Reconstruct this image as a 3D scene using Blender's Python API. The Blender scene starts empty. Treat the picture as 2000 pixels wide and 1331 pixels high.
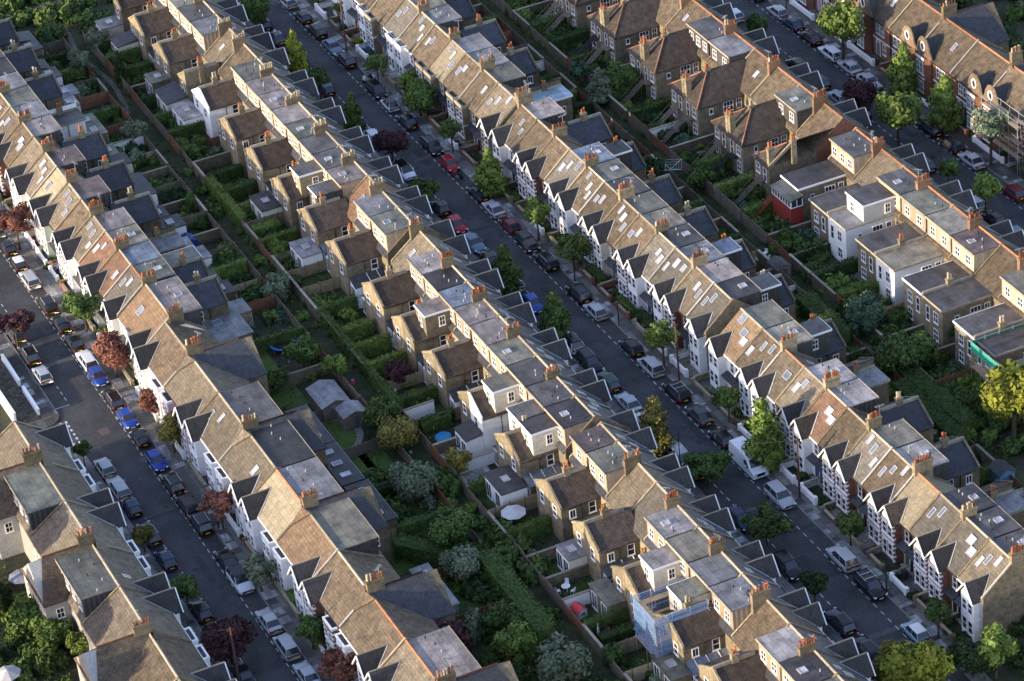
import bpy, math, random
from mathutils import Vector, Matrix
random.seed(11)
SC = bpy.context.scene
col = SC.collection
PI = math.pi

# ------------------------------------------------------------------ camera
YAW, PITCH, ROLL = math.radians(157.948), math.radians(32.3906), math.radians(5.9785)
F = 6253.62
cy, sy, cp, sp, cr, sr = math.cos(YAW), math.sin(YAW), math.cos(PITCH), math.sin(PITCH), math.cos(ROLL), math.sin(ROLL)
fwd = Vector((cy*cp, sy*cp, -sp)); rgt = Vector((sy, -cy, 0)); dwn = fwd.cross(rgt)
r_ = rgt*cr + dwn*sr; d_ = dwn*cr - rgt*sr
cam = bpy.data.cameras.new("camera"); camo = bpy.data.objects.new("camera", cam); col.objects.link(camo)
CP = Vector((377.584, -144.477, 209.878))
camo.matrix_world = Matrix(((r_.x, -d_.x, -fwd.x, CP.x), (r_.y, -d_.y, -fwd.y, CP.y), (r_.z, -d_.z, -fwd.z, CP.z), (0, 0, 0, 1)))
cam.sensor_width = 36; cam.lens = F/2000*36; cam.clip_start = 5; cam.clip_end = 6000
SC.camera = camo
# ------------------------------------------------------------------ light
EL = math.radians(11.0)
L = Vector((-0.05, 1.0, 0)).normalized()*math.cos(EL) + Vector((0, 0, -math.sin(EL)))
w = bpy.data.worlds.new("World"); SC.world = w; w.use_nodes = True
nt = w.node_tree; bg = nt.nodes['Background']; sky = nt.nodes.new('ShaderNodeTexSky')
sky.sky_type = 'NISHITA'; sky.sun_disc = False; sky.sun_elevation = EL; sky.sun_rotation = PI - math.atan2(-0.05, 1)
wb = nt.nodes.new('ShaderNodeMix'); wb.data_type = 'RGBA'; wb.blend_type = 'MULTIPLY'; wb.inputs['Factor'].default_value = 1; wb.inputs['B'].default_value = (1.06, .93, 1.06, 1)
nt.links.new(sky.outputs[0], wb.inputs['A']); nt.links.new(wb.outputs['Result'], bg.inputs[0]); bg.inputs[1].default_value = 0.15; sky.ozone_density = 1.4; sky.dust_density = 0.7; sky.air_density = 1.2
sl = bpy.data.lights.new("sun", 'SUN'); sl.energy = 2.55; sl.angle = math.radians(0.5); sl.color = (1.0, 0.83, 0.59)
so = bpy.data.objects.new("sun", sl); col.objects.link(so); so.rotation_euler = L.to_track_quat('-Z', 'Y').to_euler(); so.location = (60, -300, 120)
SC.view_settings.view_transform = 'Standard'; SC.view_settings.look = 'None'; SC.view_settings.gamma = 1
SC.view_settings.exposure = 1.78
SC.cycles.max_bounces = 5

# ------------------------------------------------------------------ materials
MT = {}
def mat(name, c, rough=.85, kind='noise', amp=.25, scale=1.2, c2=None, metal=0, spec=.3, bw=.6, bh=.3, alpha=1):
    if name in MT: return MT[name]
    m = bpy.data.materials.new(name); m.use_nodes = True; n = m.node_tree.nodes; l = m.node_tree.links
    b = n['Principled BSDF']; b.inputs['Roughness'].default_value = rough; b.inputs['Metallic'].default_value = metal
    b.inputs['Specular IOR Level'].default_value = spec
    if alpha < 1: b.inputs['Alpha'].default_value = alpha
    if kind == 'plain':
        b.inputs['Base Color'].default_value = (*c, 1); MT[name] = m; return m
    tc = n.new('ShaderNodeTexCoord'); oi = n.new('ShaderNodeObjectInfo')
    if kind != 'world':
        ad = n.new('ShaderNodeVectorMath'); ad.operation = 'ADD'; l.new(tc.outputs['Object'], ad.inputs[0])
        sc_ = n.new('ShaderNodeVectorMath'); sc_.operation = 'SCALE'; sc_.inputs[0].default_value = (37, 61, 23)
        l.new(oi.outputs['Random'], sc_.inputs['Scale']); l.new(sc_.outputs[0], ad.inputs[1]); vec = ad.outputs[0]
    else: vec = tc.outputs['Object']
    if c2 is None: c2 = tuple(x*(1-amp) for x in c)
    c1 = tuple(min(1, x*(1+amp*.6)) for x in c)
    no = n.new('ShaderNodeTexNoise'); no.inputs['Scale'].default_value = scale; no.inputs['Detail'].default_value = 6; no.inputs['Roughness'].default_value = .7
    l.new(vec, no.inputs['Vector'])
    rp = n.new('ShaderNodeValToRGB'); rp.color_ramp.elements[0].position = .34; rp.color_ramp.elements[1].position = .66
    rp.color_ramp.elements[0].color = (*c2, 1); rp.color_ramp.elements[1].color = (*c1, 1)
    l.new(no.outputs['Fac'], rp.inputs['Fac']); out = rp.outputs['Color']
    def mix(a, bb, f, t='MULTIPLY'):
        x = n.new('ShaderNodeMix'); x.data_type = 'RGBA'; x.blend_type = t
        if hasattr(f, 'links'): l.new(f, x.inputs['Factor'])
        else: x.inputs['Factor'].default_value = f
        l.new(a, x.inputs['A'])
        if hasattr(bb, 'links'): l.new(bb, x.inputs['B'])
        else: x.inputs['B'].default_value = (*bb, 1)
        return x.outputs['Result']
    # fine grain
    ng = n.new('ShaderNodeTexNoise'); ng.inputs['Scale'].default_value = 9 if kind not in ('leaf', 'world') else 2.5 if kind == 'leaf' else 4; ng.inputs['Detail'].default_value = 3
    l.new(vec, ng.inputs['Vector'])
    mr = n.new('ShaderNodeMapRange'); mr.inputs['From Min'].default_value = .3; mr.inputs['From Max'].default_value = .7
    mr.inputs['To Min'].default_value = .72 if kind != 'white' else .95; mr.inputs['To Max'].default_value = 1.22 if kind != 'white' else 1.04; l.new(ng.outputs['Fac'], mr.inputs['Value'])
    out = mix(out, mr.outputs[0], 1.0)
    if kind in ('tile', 'brick', 'slab', 'felt'):
        br = n.new('ShaderNodeTexBrick'); br.inputs['Scale'].default_value = 1
        br.inputs['Brick Width'].default_value = bw; br.inputs['Row Height'].default_value = bh
        br.inputs['Mortar Size'].default_value = .02 if kind != 'slab' else .03
        if kind == 'felt': br.inputs['Brick Width'].default_value = 5; br.inputs['Row Height'].default_value = 1.0; br.inputs['Mortar Size'].default_value = .035
        br.inputs['Color1'].default_value = (1.1, 1.1, 1.1, 1) if kind != 'slab' else (1.25, 1.27, 1.3, 1)
        br.inputs['Color2'].default_value = (.8, .8, .8, 1) if kind != 'slab' else (.5, .5, .5, 1)
        br.inputs['Mortar'].default_value = (.45, .45, .45, 1)
        if kind == 'brick':
            sx = n.new('ShaderNodeSeparateXYZ'); cx = n.new('ShaderNodeCombineXYZ'); a2 = n.new('ShaderNodeMath')
            l.new(vec, sx.inputs[0]); l.new(sx.outputs[0], a2.inputs[0]); l.new(sx.outputs[1], a2.inputs[1]); a2.operation = 'ADD'
            l.new(a2.outputs[0], cx.inputs[0]); l.new(sx.outputs[2], cx.inputs[1]); l.new(cx.outputs[0], br.inputs['Vector'])
        else: l.new(vec, br.inputs['Vector'])
        out = mix(out, br.outputs['Color'], .8 if kind != 'slab' else 1)
    # per-object tint
    if kind != 'world':
        m2 = n.new('ShaderNodeMapRange'); m2.inputs['To Min'].default_value = .72 if kind != 'white' else .93; m2.inputs['To Max'].default_value = 1.2 if kind != 'white' else 1.03
        l.new(oi.outputs['Random'], m2.inputs['Value']); out = mix(out, m2.outputs[0], 1.0)
    l.new(out, b.inputs['Base Color'])
    bp = n.new('ShaderNodeBump'); bp.inputs['Strength'].default_value = .25; bp.inputs['Distance'].default_value = .03
    l.new(ng.outputs['Fac'], bp.inputs['Height']); l.new(bp.outputs[0], b.inputs['Normal'])
    MT[name] = m; return m
def flat(name, c, rough=.55, **k): return mat(name, c, rough, 'felt', amp=.55, scale=.5, spec=.4, **k)
T = {  # roof tiles
 't': mat('tan tile', (.172, .145, .108), .8, 'tile', amp=.38, bw=.33, bh=.3),
 'b': mat('brown tile', (.128, .1, .07), .8, 'tile', amp=.5, bw=.33, bh=.3),
 'o': mat('orange tile', (.205, .142, .092), .8, 'tile', amp=.3, bw=.4, bh=.33),
 'r': mat('red clay tile', (.165, .1, .068), .8, 'tile', amp=.4, bw=.3, bh=.3),
 'l': mat('pale slab tile', (.29, .25, .175), .8, 'tile', amp=.2, bw=.62, bh=.6),
 'g': mat('grey tile', (.14, .128, .11), .8, 'tile', amp=.35, bw=.4, bh=.35),
 's': mat('slate', (.065, .068, .078), .55, 'tile', amp=.3, bw=.4, bh=.3),
 'k': mat('dark slate', (.05, .047, .048), .6, 'tile', amp=.35, bw=.4, bh=.3),
 'd': mat('dark brown tile', (.082, .064, .052), .8, 'tile', amp=.45, bw=.4, bh=.3)}
FR = {'W': flat('whitish felt', (.36, .34, .33)), 'G': flat('green grey felt', (.17, .17, .135)), 'K': flat('black felt', (.055, .052, .055)),
 'B': flat('wet lead', (.17, .2, .25), .22), 'P': flat('pinkish felt', (.31, .27, .255)), 'T': flat('tan felt', (.25, .23, .18)),
 'M': flat('maroon felt', (.13, .095, .09)), 'D': flat('dark grey felt', (.105, .1, .1)), 'C': flat('sky blue sheet', (.33, .45, .52), .3),
 'S': flat('grey felt', (.24, .24, .25))}
stock = mat('stock brick', (.3, .25, .165), .9, 'brick', amp=.4, bw=.45, bh=.15)
stockd = mat('sooty stock brick', (.2, .165, .11), .9, 'brick', amp=.4, bw=.45, bh=.15)
redb = mat('red brick', (.25, .118, .078), .9, 'brick', amp=.25, bw=.45, bh=.15)
white = mat('white render', (.86, .86, .85), .8, 'white', amp=.07)
cream = mat('cream render', (.62, .57, .46), .8, 'noise', amp=.12)
pink = mat('pink render', (.68, .5, .58), .8, 'noise', amp=.08)
mint = mat('pale mint render', (.55, .64, .57), .8, 'noise', amp=.08)
greyr = mat('grey render', (.4, .4, .39), .8, 'noise', amp=.12)
pblue = mat('pale blue render', (.52, .6, .68), .8, 'noise', amp=.08)
peach = mat('beige hung tile', (.42, .33, .24), .85, 'tile', amp=.2, bw=.3, bh=.3)
darkhung = mat('dark hung slate', (.075, .07, .068), .8, 'tile', amp=.3, bw=.3, bh=.3)
WL = {'W': white, 'C': cream, 'Y': stock, 'R': redb, 'P': pink, 'M': mint, 'G': greyr, 'B': pblue, 'D': stockd, 'H': peach, 'K': darkhung}
wpaint = mat('white paint', (.82, .82, .81), .5, 'plain')
glass = mat('window glass', (.03, .035, .045), .08, 'plain', spec=.8)
skyglass = mat('rooflight blind', (.42, .43, .46), .2, 'noise', amp=.35, scale=.7, spec=.8)
dglass = mat('rooflight glass', (.16, .19, .23), .08, 'noise', amp=.4, scale=.7, spec=.9)
terra = mat('terracotta', (.4, .13, .05), .8, 'noise', amp=.25)
terra2 = mat('sooty terracotta', (.2, .085, .05), .85, 'noise', amp=.4)
buffpot = mat('buff pot', (.5, .4, .27), .8, 'noise', amp=.2)
lead = mat('lead flashing', (.36, .38, .42), .5, 'noise', amp=.2)
ridgeclay = mat('clay ridge tile', (.33, .15, .075), .8, 'noise', amp=.3)
coping = mat('coping stone', (.33, .29, .22), .85, 'noise', amp=.25)
blackp = mat('black pipe', (.02, .02, .022), .5, 'plain')
alu = mat('aluminium', (.55, .55, .57), .4, 'plain', metal=.6)
timber = mat('weathered timber', (.2, .16, .12), .9, 'noise', amp=.35, scale=2)
timberr = mat('red brown timber', (.23, .1, .055), .85, 'noise', amp=.3, scale=2)
timberp = mat('pale timber', (.38, .29, .18), .85, 'noise', amp=.25, scale=2)
asphalt = mat('asphalt', (.058, .06, .064), .85, 'world', amp=.4, scale=.22)
asph2 = mat('asphalt patch', (.04, .043, .05), .85, 'world', amp=.2, scale=.6)
paving = mat('paving slabs', (.145, .14, .13), .85, 'slab', amp=.35, scale=.25, bw=2.2, bh=1.05)
kerbm = mat('kerb granite', (.2, .2, .2), .8, 'world', amp=.2)
linep = mat('road paint', (.55, .56, .58), .7, 'world', amp=.3, scale=3)
soil = mat('garden soil', (.045, .042, .028), .95, 'world', amp=.6, scale=.5, c2=(.02, .03, .012))
grassm = mat('lawn grass', (.05, .085, .02), .95, 'world', amp=.35, scale=.8)
patiom = mat('patio slabs', (.2, .19, .17), .85, 'slab', amp=.25, bw=.6, bh=.6)
pathm = mat('dirt path', (.15, .135, .11), .95, 'world', amp=.3, scale=1)
barkm = mat('bark', (.07, .055, .04), .95, 'noise', amp=.4, scale=4)
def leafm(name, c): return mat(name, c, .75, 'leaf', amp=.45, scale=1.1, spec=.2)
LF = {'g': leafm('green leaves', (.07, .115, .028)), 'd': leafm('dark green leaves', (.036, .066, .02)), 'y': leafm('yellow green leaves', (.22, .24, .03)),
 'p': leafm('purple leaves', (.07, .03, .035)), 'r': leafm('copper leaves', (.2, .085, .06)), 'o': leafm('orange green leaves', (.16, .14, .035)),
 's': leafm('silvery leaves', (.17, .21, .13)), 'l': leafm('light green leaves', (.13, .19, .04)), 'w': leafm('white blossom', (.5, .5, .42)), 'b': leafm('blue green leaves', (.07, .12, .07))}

# ------------------------------------------------------------------ mesh helpers
class MB:
    def __init__(s): s.v = []; s.f = []
    def face(s, *p):
        i = len(s.v); s.v += [tuple(q) for q in p]; s.f.append(tuple(range(i, i+len(p))))
    def box(s, x0, y0, z0, x1, y1, z1):
        if x0 > x1: x0, x1 = x1, x0
        if y0 > y1: y0, y1 = y1, y0
        if z0 > z1: z0, z1 = z1, z0
        i = len(s.v); s.v += [(x0,y0,z0),(x1,y0,z0),(x1,y1,z0),(x0,y1,z0),(x0,y0,z1),(x1,y0,z1),(x1,y1,z1),(x0,y1,z1)]
        for q in ((3,2,1,0),(4,5,6,7),(0,1,5,4),(1,2,6,5),(2,3,7,6),(3,0,4,7)): s.f.append(tuple(i+k for k in q))
        return s
    def ext(s, poly, a, b, ax='x'):
        """poly of (p,q); extruded along axis ax from a to b. x: (y,z); y: (x,z); z: (x,y)"""
        def P(t, p, q): return (t, p, q) if ax == 'x' else (p, t, q) if ax == 'y' else (p, q, t)
        n = len(poly); i = len(s.v)
        s.v += [P(a, *p) for p in poly] + [P(b, *p) for p in poly]
        s.f.append(tuple(i+k for k in range(n))[::-1]); s.f.append(tuple(i+n+k for k in range(n)))
        for k in range(n): s.f.append((i+k, i+(k+1) % n, i+n+(k+1) % n, i+n+k))
        return s
    def slab(s, pts, t):
        """thick polygon: pts top, bottom t lower"""
        n = len(pts); i = len(s.v)
        s.v += [tuple(p) for p in pts] + [(p[0], p[1], p[2]-t) for p in pts]
        s.f.append(tuple(i+k for k in range(n))); s.f.append(tuple(i+n+k for k in range(n))[::-1])
        for k in range(n): s.f.append((i+k, i+n+k, i+n+(k+1) % n, i+(k+1) % n))
        return s
    def tube(s, a, b, r, n=6, r2=None):
        a = Vector(a); b = Vector(b); d = (b-a).normalized(); u = d.orthogonal().normalized(); v = d.cross(u); r2 = r if r2 is None else r2
        i = len(s.v)
        for p, rr in ((a, r), (b, r2)):
            for k in range(n):
                t = 2*PI*k/n; s.v.append(tuple(p+u*rr*math.cos(t)+v*rr*math.sin(t)))
        for k in range(n): s.f.append((i+k, i+(k+1) % n, i+n+(k+1) % n, i+n+k))
        s.f.append(tuple(i+k for k in range(n))[::-1]); s.f.append(tuple(i+n+k for k in range(n)))
        return s
    def mesh(s, name):
        me = bpy.data.meshes.new(name); me.from_pydata(s.v, [], s.f); me.update(); return me
def link(name, me, m, parent=None, loc=(0, 0, 0), rz=0, rot=None, sc=None):
    o = bpy.data.objects.new(name, me); col.objects.link(o); o.parent = parent; o.location = loc
    if rot is not None: o.rotation_euler = rot
    elif rz: o.rotation_euler = (0, 0, rz)
    if sc: o.scale = sc if isinstance(sc, tuple) else (sc, sc, sc)
    if m:
        if not me.materials: me.materials.append(m)
        elif me.materials[0] != m:
            o.material_slots[0].link = 'OBJECT'; o.material_slots[0].material = m
    return o
def part(name, mb, m, parent, loc=(0, 0, 0), rz=0, rot=None):
    return link(name, mb.mesh(name), m, parent, loc, rz, rot) if mb.f else None
def tag(o, label, cat, group=None, kind=None):
    if label: o['label'] = label
    if cat: o['category'] = cat
    if group: o['group'] = group
    if kind: o['kind'] = kind
    return o
def empty(name, loc, rz=0):
    o = bpy.data.objects.new(name, None); col.objects.link(o); o.location = loc; o.rotation_euler = (0, 0, rz); o.empty_display_size = .3; return o
def struct(name, mb, m):
    o = part(name, mb, m, None); o['kind'] = 'structure'; return o
_c = {}
def cached(key, fn):
    if key not in _c: _c[key] = fn()
    return _c[key]
def ordn(n): return {1: 'nearest', 2: 'second', 3: 'third', 4: 'fourth', 5: 'fifth', 6: 'sixth', 7: 'seventh', 8: 'eighth', 9: 'ninth', 10: 'tenth'}.get(n, '%d%s' % (n, {1: 'st', 2: 'nd', 3: 'rd'}.get(n % 10 if n not in (11, 12, 13) else 0, 'th')))

# windows: local frame lies in xz plane, outside = -y, origin bottom centre
def frame_mesh(w_, h, bars=1, sash=True):
    def f():
        b = MB(); t = .08
        b.box(-w_/2-.05, -.1, -.1, w_/2+.05, .03, 0)        # sill
        b.box(-w_/2, -.06, 0, -w_/2+t, .03, h); b.box(w_/2-t, -.06, 0, w_/2, .03, h)
        b.box(-w_/2+t, -.06, h-t, w_/2-t, .03, h); b.box(-w_/2+t, -.06, 0, w_/2-t, .03, t)
        if sash: b.box(-w_/2+t, -.05, h*.48, w_/2-t, .02, h*.48+.07)
        for k in range(bars):
            x = -w_/2 + w_*(k+1)/(bars+1); b.box(x-.03, -.045, t, x+.03, .015, h-t)
        return b.mesh('window')
    return cached(('fr', round(w_, 2), round(h, 2), bars, sash), f)
def pane_mesh(w_, h):
    return cached(('pa', round(w_, 2), round(h, 2)), lambda: MB().box(-w_/2+.04, -.012, .04, w_/2-.04, .01, h-.04).mesh('pane'))
def window(parent, x, y, z, w_, h, rz=0, bars=1, sash=True, name='window', frame=None, gl=None):
    # sit 2 cm proud of the wall
    ox, oy = .02*math.sin(rz), -.02*math.cos(rz)
    o = link(name, frame_mesh(w_, h, bars, sash), frame or wpaint, parent, (x+ox, y+oy, z), rz)
    link('pane', pane_mesh(w_, h), gl or glass, o); return o
def door(parent, x, y, z, rz=0, c=None):
    me = cached('door', lambda: MB().box(-.45, -.05, 0, .45, .02, 2.05).mesh('door'))
    o = link('door', me, c or random.choice(DOORS), parent, (x+.02*math.sin(rz), y-.02*math.cos(rz), z), rz)
    link('door_frame', cached('doorf', lambda: MB().box(-.55, -.07, 0, -.45, .02, 2.5).box(.45, -.07, 0, .55, .02, 2.5).box(-.45, -.07, 2.4, .45, .02, 2.5).box(-.45, -.07, 2.05, .45, .02, 2.12).mesh('door_frame')), wpaint, o)
    return o
DOORS = [mat('door '+n, c, .5, 'plain') for n, c in (('blue', (.05, .08, .2)), ('red', (.25, .03, .03)), ('black', (.02, .02, .02)), ('green', (.04, .1, .06)), ('grey', (.15, .16, .17)), ('lilac', (.35, .25, .45)))]

def pot_mesh(): 
    def f():
        b = MB(); b.tube((0, 0, 0), (0, 0, .5), .13, 8, .105); b.tube((0, 0, .5), (0, 0, .58), .14, 8, .14); return b.mesh('chimney_pot')
    return cached('pot', f)
def chimney(parent, x, y0, y1, z0, z1, pots, m=None, pm=None, wid=.55, name='chimney'):
    b = MB(); b.box(x-wid/2, y0, z0, x+wid/2, y1, z1-.25); b.box(x-wid/2-.07, y0-.07, z1-.25, x+wid/2+.07, y1+.07, z1-.08)
    b.box(x-wid/2+.03, y0+.03, z1-.08, x+wid/2-.03, y1-.03, z1)
    c = part(name, b, m or stock, parent)
    n = pots
    for k in range(n):
        yy = y0+.2+(y1-y0-.4)*(k/(n-1) if n > 1 else .5)
        o = link('chimney_pot', pot_mesh(), pm or random.choice((terra, terra, terra2, terra2, buffpot)), c, (x+random.uniform(-.03, .03), yy, z1-.02)); s = random.uniform(.75, 1.45); o.scale = (1.05, 1.05, s)
    return c
def rooflight(parent, p, ang, w_=.8, h=1.2, blind=True, rz=0):
    """p = centre on slope; ang slope angle (tilt about x)"""
    def f():
        b = MB(); t = .08
        b.box(-w_/2, -h/2, -.05, -w_/2+t, h/2, .1); b.box(w_/2-t, -h/2, -.05, w_/2, h/2, .1)
        b.box(-w_/2+t, -h/2, -.05, w_/2-t, -h/2+t, .1); b.box(-w_/2+t, h/2-t, -.05, w_/2-t, h/2, .1); return b.mesh('rooflight')
    R = Matrix.Rotation(rz, 4, 'Z') @ Matrix.Rotation(ang, 4, 'X')
    o = link('rooflight', cached(('rl', w_, h), f), alu, parent, p, rot=R.to_euler())
    link('pane', cached(('rlp', w_, h), lambda: MB().box(-w_/2+.06, -h/2+.06, .0, w_/2-.06, h/2-.06, .05).mesh('pane')), skyglass if blind else dglass, o)
    return o
def aerial(parent, x, y, z):
    def f():
        b = MB(); b.tube((0, 0, 0), (0, 0, 1.5), .025, 4); b.tube((-.6, 0, 1.45), (.6, .1, 1.45), .02, 4)
        for k in range(6): b.tube((-.5+k*.2, -.2, 1.45), (-.5+k*.2, .25, 1.45), .013, 4)
        return b.mesh('aerial')
    return link('aerial', cached('aer', f), alu, parent, (x, y, z), random.uniform(0, 3))

# ------------------------------------------------------------------ houses
HC = []
def house(kind, flip, a, b, cend, spec, label, group, rowv):
    """flip False: faces -v, front wall at v=rowv. True: faces +v. spec dict"""
    w_ = b-a; D = spec.get('D', 8.0); yr = spec.get('yr', 3.9); He = spec.get('He', 5.6); Hr = spec.get('Hr', 8.75)
    W = WL[spec['f']]; S = spec
    root = empty('terraced_house', (a, rowv, 0) if not flip else (b, rowv, 0), PI if flip else 0)
    tag(root, label, 'house', group)
    cR = (cend == 'b') != flip      # chimney party at local x = w_?
    X = (lambda t: w_-t) if cR else (lambda t: t)   # distance from chimney party wall -> local x
    rearm = WL[S.get('rw', 'Y')]
    sf = (Hr-He)/yr; srr = (Hr-He)/(D-yr)
    e = .012
    part('wall', MB().ext([(0, 0), (D, 0), (D, He), (yr, Hr-.05), (0, He)], e, w_-e), W if W in (stock, stockd, redb) or not S.get('rw') else W, root)
    if W is not rearm and not S.get('onew'):  # rear elevation skin in its own brick
        part('rear_wall', MB().box(.02, D-.1, 0, w_-.02, D+.02, He-.02), rearm, root)
    dm = S.get('d', '-')
    # main roof
    rm = T[S.get('r', 't')]
    rb = MB(); o = .09
    rb.slab([(e, -.3, He-.3*sf+o), (w_-e, -.3, He-.3*sf+o), (w_-e, yr, Hr+o), (e, yr, Hr+o)], .12)
    if dm == '-' or S.get('dpart'):
        rb.slab([(e, yr, Hr+o), (w_-e, yr, Hr+o), (w_-e, D+.25, He-.25*srr+o), (e, D+.25, He-.25*srr+o)], .12)
    else:
        yy = D-.3; part('rear_eave', MB().slab([(e, yy, He+.3*srr+o), (w_-e, yy, He+.3*srr+o), (w_-e, D+.25, He-.25*srr+o), (e, D+.25, He-.25*srr+o)], .12), rm, root)
    part('roof', rb, rm, root)
    part('ridge', MB().ext([(yr-.16, Hr+.05), (yr+.16, Hr+.05), (yr, Hr+.2)], e, w_-e), S.get('ridge', coping), root)
    part('gutter', MB().box(e, -.4, He-.3*sf-.1, w_-e, -.3, He-.3*sf+.03), blackp if W is not white else wpaint, root)
    part('downpipe', MB().tube((w_-.15 if cR is False else .15, -.08, 0), (w_-.15 if cR is False else .15, -.08, He-.3), .05, 5), blackp, root)
    # party parapet at chimney wall and at far end: owned by the house on its local x=w_ side
    px = w_
    pp = MB().ext([(-.25, He-.25*sf), (-.25, He-.25*sf+.3), (yr, Hr+.3), (D+.1, He+.3-.1*srr), (D+.1, He-.1*srr), (yr, Hr-.1)], px-.11, px+.11)
    pw = part('party_parapet', pp, S.get('pm', stock), root)
    part('coping', MB().ext([(-.3, He-.3*sf+.3), (-.3, He-.3*sf+.34), (yr, Hr+.35), (yr, Hr+.31)], px-.13, px+.02), S.get('cm', random.choice((coping, lead, T['g'], stockd))), pw)
    if S.get('endwall'):
        ex = 0 if S['endwall'] == 'lo' else w_
        part('end_parapet', MB().ext([(-.2, 0), (-.2, He+.3), (yr, Hr+.45), (D, He+.4), (D, 0)], ex-.17, ex+.02) if ex == 0 else MB().ext([(-.2, 0), (-.2, He+.3), (yr, Hr+.45), (D, He+.4), (D, 0)], ex+.115, ex+.27), stockd, root)
    # chimney on shared wall, owned by one of the pair
    if S.get('ch', 6):
        pass
    if S.get('own', True):
        xx = X(0); chimney(root, xx, yr-.35-random.uniform(-.1, .15), yr+1.5+random.uniform(-.25, .3), Hr-1.2, S.get('cz', 10.0)+random.uniform(-.3, .25), S.get('ch', random.choice((5, 6, 6, 7))), S.get('cm2', stockd), S.get('pot'), .55)
        if random.random() < .7: aerial(root, xx+.1, yr+1.2, S.get('cz', 10.0))
    # rear dormer
    if dm != '-':
        x0, x1 = (.22, w_-.22) if not S.get('dpart') else sorted((X(S['dpart'][0]), X(S['dpart'][1])))
        dw = WL[S.get('dw', 'K')]; zt = Hr-.12
        part('dormer', MB().box(x0, yr+.2, He+.5, x1, D-.28, zt), dw, root)
        fr = FR[dm]
        part('flat_roof', MB().box(x0-.1, yr-.02, zt, x1+.1, D-.1, zt+.12), fr, root)
        part('fascia', MB().box(x0-.13, D-.1, zt-.12, x1+.13, D-.04, zt+.16).box(x0-.13, yr-.05, zt+.09, x1+.13, yr+.08, zt+.2), S.get('fm', coping), root)
        n = max(1, int((x1-x0)/1.9))
        for k in range(n):
            window(root, x0+(x1-x0)*(k+.5)/n, D-.28, He+1.0, 1.1, 1.3, PI, 1)
        if S.get('dl'):
            rl = rooflight(root, (w_*.5, yr+2.6, zt+.2), 0, .9, .9, S['dl'] == 1); 
        for k in range(random.choice((0, 2, 3, 5))):
            part('roof_vent', MB().tube((0, 0, 0), (0, 0, .3), .08, 6), random.choice((alu, blackp)), root, (x0+.5+k*(x1-x0-1)/5, yr+.9+random.random()*1.8, zt+.12))
    # front rooflights
    ang = math.atan(sf)
    pats = {1: [(3.4, .55)], 2: [(3.0, .68), (4.1, .5)], 3: [(1.5, .82), (3.0, .66), (4.2, .45)], 4: [(3.4, .55), (4.2, .55)]}
    for i, (dx, t) in enumerate(pats.get(S.get('k', 0), [])):
        dx = dx*w_/5.1+random.uniform(-.25, .25); y = yr*min(.84, max(.4, t+random.uniform(-.07, .07)))
        big = S.get('kb')
        rooflight(root, (X(dx), y, He+y*sf+.12), ang, 1.1 if big else random.choice((.55, .62, .78)), random.choice((1.0, 1.25, 1.25)), S.get('kl', 1) and random.random() < .6)
    for t in S.get('kr', []):   # rooflights on rear slope
        y = D-(D-yr)*t[1]; rooflight(root, (X(t[0]), y, He+(D-y)*srr+.12), -math.atan(srr), .7, 1.1, random.random() < .7)
    # front
    bt = S.get('b', 'g')
    if kind == 'std':
        bay(root, X, w_, S, W, He, sf, bt, 0.12, 2.75)
        dx = (2.75+w_)/2+.1
        door(root, X(dx), 0, .15); window(root, X(dx), 0, 3.3, .8, 1.5, 0, 0)
        part('porch_roof', MB().slab([(X(2.85), -.9, 2.65), (X(w_-.1), -.9, 2.65), (X(w_-.1), .0, 3.05), (X(2.85), 0, 3.05)] if X(0) == 0 else [(X(w_-.1), -.9, 2.65), (X(2.85), -.9, 2.65), (X(2.85), 0, 3.05), (X(w_-.1), 0, 3.05)], .1), T['s'], root)
        part('doorstep', MB().box(X(dx)-.7, -.6, 0, X(dx)+.7, 0, .15), coping, root)
    elif kind == 'wide':
        Xn = lambda t: X(w_-t)
        bay(root, Xn, w_, S, W, He, sf, 'g', .12, 3.1)
        door(root, Xn(4.2), 0, .15); window(root, Xn(4.2), 0, 3.3, .8, 1.5, 0, 0); window(root, Xn(5.2), 0, 3.3, .8, 1.5, 0, 0)
        bay(root, X, w_, S, W, He, sf, 'f', .4, 3.1)
        door(root, X(3.7), 0, .15)
    elif kind == 'dutch':
        dutch(root, X, w_, S, W, He, sf)
    # back addition
    outr(root, X, w_, D, S, rearm, kind)
    HC.append(root); return root

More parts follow.
